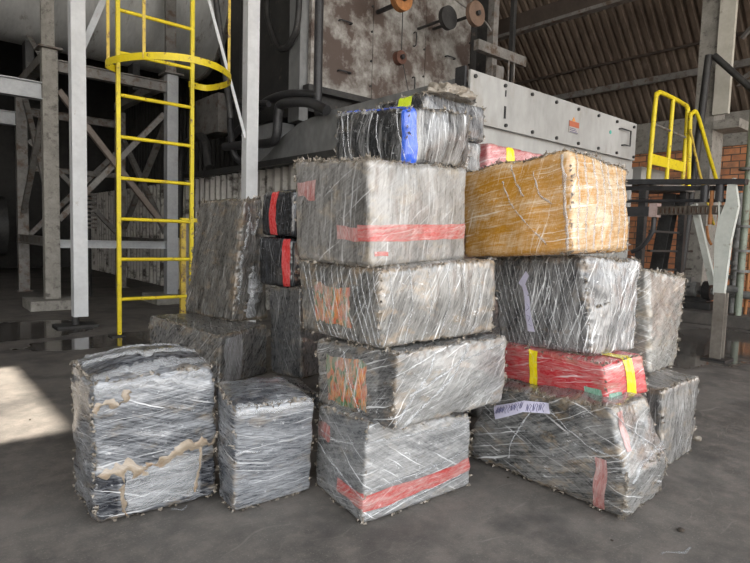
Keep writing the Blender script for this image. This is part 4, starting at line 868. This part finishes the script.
lg.prism([(5.54, 1.845, .58), (5.54, 1.865, 1.07), (5.54, 1.85, 1.28), (5.54, 1.86, 1.40), (5.54, 1.85, 1.40), (5.54, 1.835, 1.28), (5.54, 1.85, 1.07), (5.54, 1.83, .58)], (0, 0, 0), (.05, 0, 0))
lg.build('leg_upper', LEG, t)['label'] = 'pale painted bent upper leg'
MB().bar((5.66, 1.89, .66), (5.66, 2.10, 1.39), .05, .045, (1, 0, 0)).build('diagonal_brace', LEG, t)
MB().ibeam((5.58, 1.79, .01), (5.58, 1.79, .60), .09, .09, .012, (1, 0, 0)).build('leg_lower', LOW, t)['label'] = 'bare steel lower leg'
MB().box(5.48, 1.69, 0, 5.7, 1.89, .015).build('foot_plate', DARKM, t)
# yellow guard rail on the platform behind
t = thing('guard_rail', (7.3, 3.0, 1.7), 'yellow tubular guard rail with kick plate above the platform', 'guard rail')
MB().tube([(6.70, 3.0, 1.765), (6.75, 3.0, 2.65), (6.80, 3.0, 2.75), (6.92, 3.0, 2.78), (7.55, 3.0, 2.76), (7.64, 3.0, 2.73), (7.67, 3.0, 2.64), (7.67, 3.0, 1.77)], .026, 12, 5).build('frame_tube', YELLOW, t)
MB().tube([(7.22, 3.0, 2.77), (7.19, 3.0, 1.78)], .024, 12, 1).build('mid_post', YELLOW, t)
MB().tube([(6.75, 3.0, 2.40), (7.66, 3.0, 2.37)], .014, 8, 1).build('mid_bar', GREYP, t)
MB().box(6.68, 2.99, 1.94, 7.64, 3.01, 2.06).build('kick_plate', YELLOW, t)
MB().tube([(7.74, 2.95, 1.76), (7.64, 2.95, 2.56), (7.68, 2.95, 2.66), (7.80, 2.93, 2.66), (8.2, 2.90, 2.2), (8.5, 2.88, 1.86)], .024, 12, 5).build('stair_handrail', YELLOW, t)
MB().tube([(7.60, 2.93, 2.45), (7.95, 2.91, 1.95), (8.4, 2.85, 1.30)], .016, 10, 3).build('lower_handrail', OLDYEL, t)
t = thing('raised_platform', (7.4, 3.2, 0), 'pale raised platform deck under the yellow guard rail', 'platform')
MB().box(6.65, 2.95, 1.70, 7.95, 3.6, 1.76).build('deck', GREYP, t); MB().box(6.95, 3.2, 1.76, 7.75, 3.5, 1.95).build('white_box', COVER, t)
for x in (6.7, 7.85): MB().box(x-.04, 3.0, 0, x+.04, 3.08, 1.7).build('post', DARKM, t)
for i in range(6): MB().box(7.0, 3.05, .2+i*.24, 8.3, 3.09, .225+i*.24).build('rung', DARKM, t)
def lean(a, c, w, mat, label): return one(MB().ibeam(a, c, w, w, .012, (1, 0, 0)), 'leaning_beam', mat, label, 'steel beam')
lean((7.8, 3.36, 0), (7.8, 3.17, 1.68), .16, DARKM, 'dark steel beam leaning left behind the platform frame')
one(MB().cyl((8.0, 3.09, .162), (8.0, 2.92, 3.44), .045, 14), 'upright_pipe', DARKM, 'tall dark upright pipe in front of the concrete column', 'pipe')
one(MB().tube([(8.0, 2.86, 3.42), (8.0, 2.46, 2.98), (8.0, 1.9, 2.4)], .04, 10, 1), 'stay_pipe', DARKM, 'dark pipe sloping down to the right from the concrete column', 'pipe')
# pump and pipework
PM0 = mottled('oily_dark_concrete', (.06, .055, .05), (.11, .10, .09), 6, .8, 0, .003)
t = thing('concrete_plinth', (8.6, 2.9, 0), 'low dark concrete plinth behind the right leg', 'plinth')
MB().box(7.9, 1.6, 0, 8.56, 3.45, .16, .02).build('lower_step', PM0, t); MB().box(8.2, 2.75, .16, 8.54, 3.4, .26, .01).build('upper_step', DARKM, t)
t = thing('pump_motor', (8.38, 3.0, .26), 'small dirty pump motor on the plinth', 'pump')
PM = mottled('dirty_motor', (.09, .09, .088), (.22, .22, .21), 9, .6, .2)
MB().cyl((8.38, 3.22, .41), (8.38, 2.98, .41), .11, 20).build('motor_body', PM, t); MB().cyl((8.38, 2.98, .41), (8.38, 2.9, .41), .06, 16).build('coupling', PM, t)
MB().cyl((8.38, 2.9, .41), (8.38, 2.8, .41), .13, 20).build('pump_housing', DARKM, t); MB().box(8.31, 3.05, .50, 8.45, 3.15, .58).build('terminal_box', PM, t)
MB().box(8.30, 2.84, .26, 8.46, 3.2, .32).build('feet', DARKM, t)
t = thing('standpipe', (8.0, 2.4, .16), 'grey green vertical pipe with bolted flanges at the right edge', 'pipe')
MB().cyl((8.0, 2.37, .16), (8.0, 2.37, 3.6), .042, 16).build('pipe', GREEN, t)
for z in (.7, .95, 1.25, 1.95): MB().cyl((8.0, 2.37, z), (8.0, 2.37, z+.03), .11, 20).build('flange', PM, t)
MB().cyl((8.0, 2.37, .48), (8.0, 2.62, .48), .05, 14).build('branch', PM, t)
t = thing('valve_pipe', (8.25, 2.52, .16), 'thin dirty pipe with stacked valves behind the bent leg', 'pipe')
MB().cyl((8.25, 2.52, .16), (8.25, 2.52, 1.7), .04, 12).build('pipe', PM, t)
for z in (.42, .6, .78, 1.0, 1.12): MB().cyl((8.25, 2.52, z), (8.25, 2.52, z+.05), .085, 14).build('valve', PM, t)
MB().cyl((8.25, 2.36, .16), (8.25, 2.36, 2.2), .022, 10).build('riser', RUSTW, t)
MB().cyl((8.2, 2.75, .42), (8.2, 2.1, .40), .05, 12).build('cross_pipe', PM, t)

# ---- litter on the floor
DIRT = mottled('dark_crumb', (.03, .025, .02), (.08, .06, .045), 30, .9)
def crumb(x, y, r, label, cat='debris', mat=DIRT, flat=.5, name='debris_lump', group='dark crumbs scattered on the floor'):
    bm = bmesh.new(); bmesh.ops.create_icosphere(bm, subdivisions=2, radius=1); sx = random.uniform(.7, 1.6)
    for v in bm.verts: k = random.uniform(.75, 1.1); v.co = Vector((x+v.co.x*r*k*sx, y+v.co.y*r*k, max(0.0005, r*flat*.8+v.co.z*r*flat*k)))
    m = MB(); m.bm(bm); return one(m, name, mat, label, cat, group)
def gp(px, py):
    d = fw+cr*((px-375)/565)+cu*((281.5-py)/565); k = -1/d.z; return d.x*k, d.y*k
for px, py in ((535, 466), (545, 472), (508, 478), (612, 541), (70, 388), (30, 420), (98, 392)): crumb(*gp(px, py), .006, 'small dark crumb lying on the grey concrete floor')
x, y = gp(681, 531); crumb(x, y, .012, 'dark sliver of dirt on the floor right of the long bale', group=None)
x, y = gp(697, 441); c = crumb(x, y, .022, 'small clear crumpled plastic scrap beside the far right bale', 'scrap', SHRED, .8, 'plastic_scrap', None)
# pale film scraps on floor
def scrap(px, py, L, ang, label):
    x, y = gp(px, py); m = MB(); V = []
    for i in range(9):
        for j in range(3):
            u = (i/8-.5)*L; v = (j/2-.5)*.014*(1-abs(i/8-.5)); V.append((x+u*math.cos(ang)-v*math.sin(ang), y+u*math.sin(ang)+v*math.cos(ang)+.01*math.sin(i), .003+.004*random.random()))
    m.add(V, [(i*3+j, i*3+j+1, i*3+j+4, i*3+j+3) for i in range(8) for j in range(2)], True); one(m, 'film_scrap', CLEARF, label, 'scrap')
scrap(678, 553, .14, -.4, 'thin white film scrap on the floor at the bottom right')
scrap(180, 510, .06, -.1, 'short film scrap on the floor at the foot of the large left bale')
# pink scrap wedged between the low bales
m = MB(); V = []
for i in range(6):
    for j in range(4): V.append((1.50+.016*i+random.gauss(0, .004), 2.47-.010*i+random.gauss(0, .004), .012+.014*j+random.gauss(0, .004)))
m.add(V, [(i*4+j, i*4+j+1, i*4+j+5, i*4+j+4) for i in range(5) for j in range(3)], True)
one(m, 'film_scrap', PINK, 'crumpled pink film scrap between the low dark bale and the squat bale', 'scrap')

# ------------------------------------------------------------------ light: sky through the open sides, sun through the roof gap
W = bpy.data.worlds.new('world'); SC.world = W; W.use_nodes = True; nt = W.node_tree
bg = nt.nodes['Background']; N = NT(nt)
sep = nt.nodes.new('ShaderNodeSeparateXYZ'); N.put(sep.inputs[0], N.coord('Generated'))
N.put(bg.inputs['Color'], N.mix(N.rng(sep.outputs[2], 0, .6), (1.0, .945, .87), (.84, .91, 1.0)))
bg.inputs['Strength'].default_value = SKY
sun = bpy.data.lights.new('sun', 'SUN'); so = bpy.data.objects.new('sun', sun); COL.objects.link(so); sun.energy = SUN; sun.angle = math.radians(.9); sun.color = (1, .93, .82)
so.rotation_euler = Vector((-SX, -SY, 1)).to_track_quat('Z', 'Y').to_euler()
so.location = (-3, -3, 9)
vs = SC.view_settings; vs.view_transform = 'Standard'; vs.look = 'None'; vs.exposure = EXPO; vs.gamma = 1; vs.use_curve_mapping = False
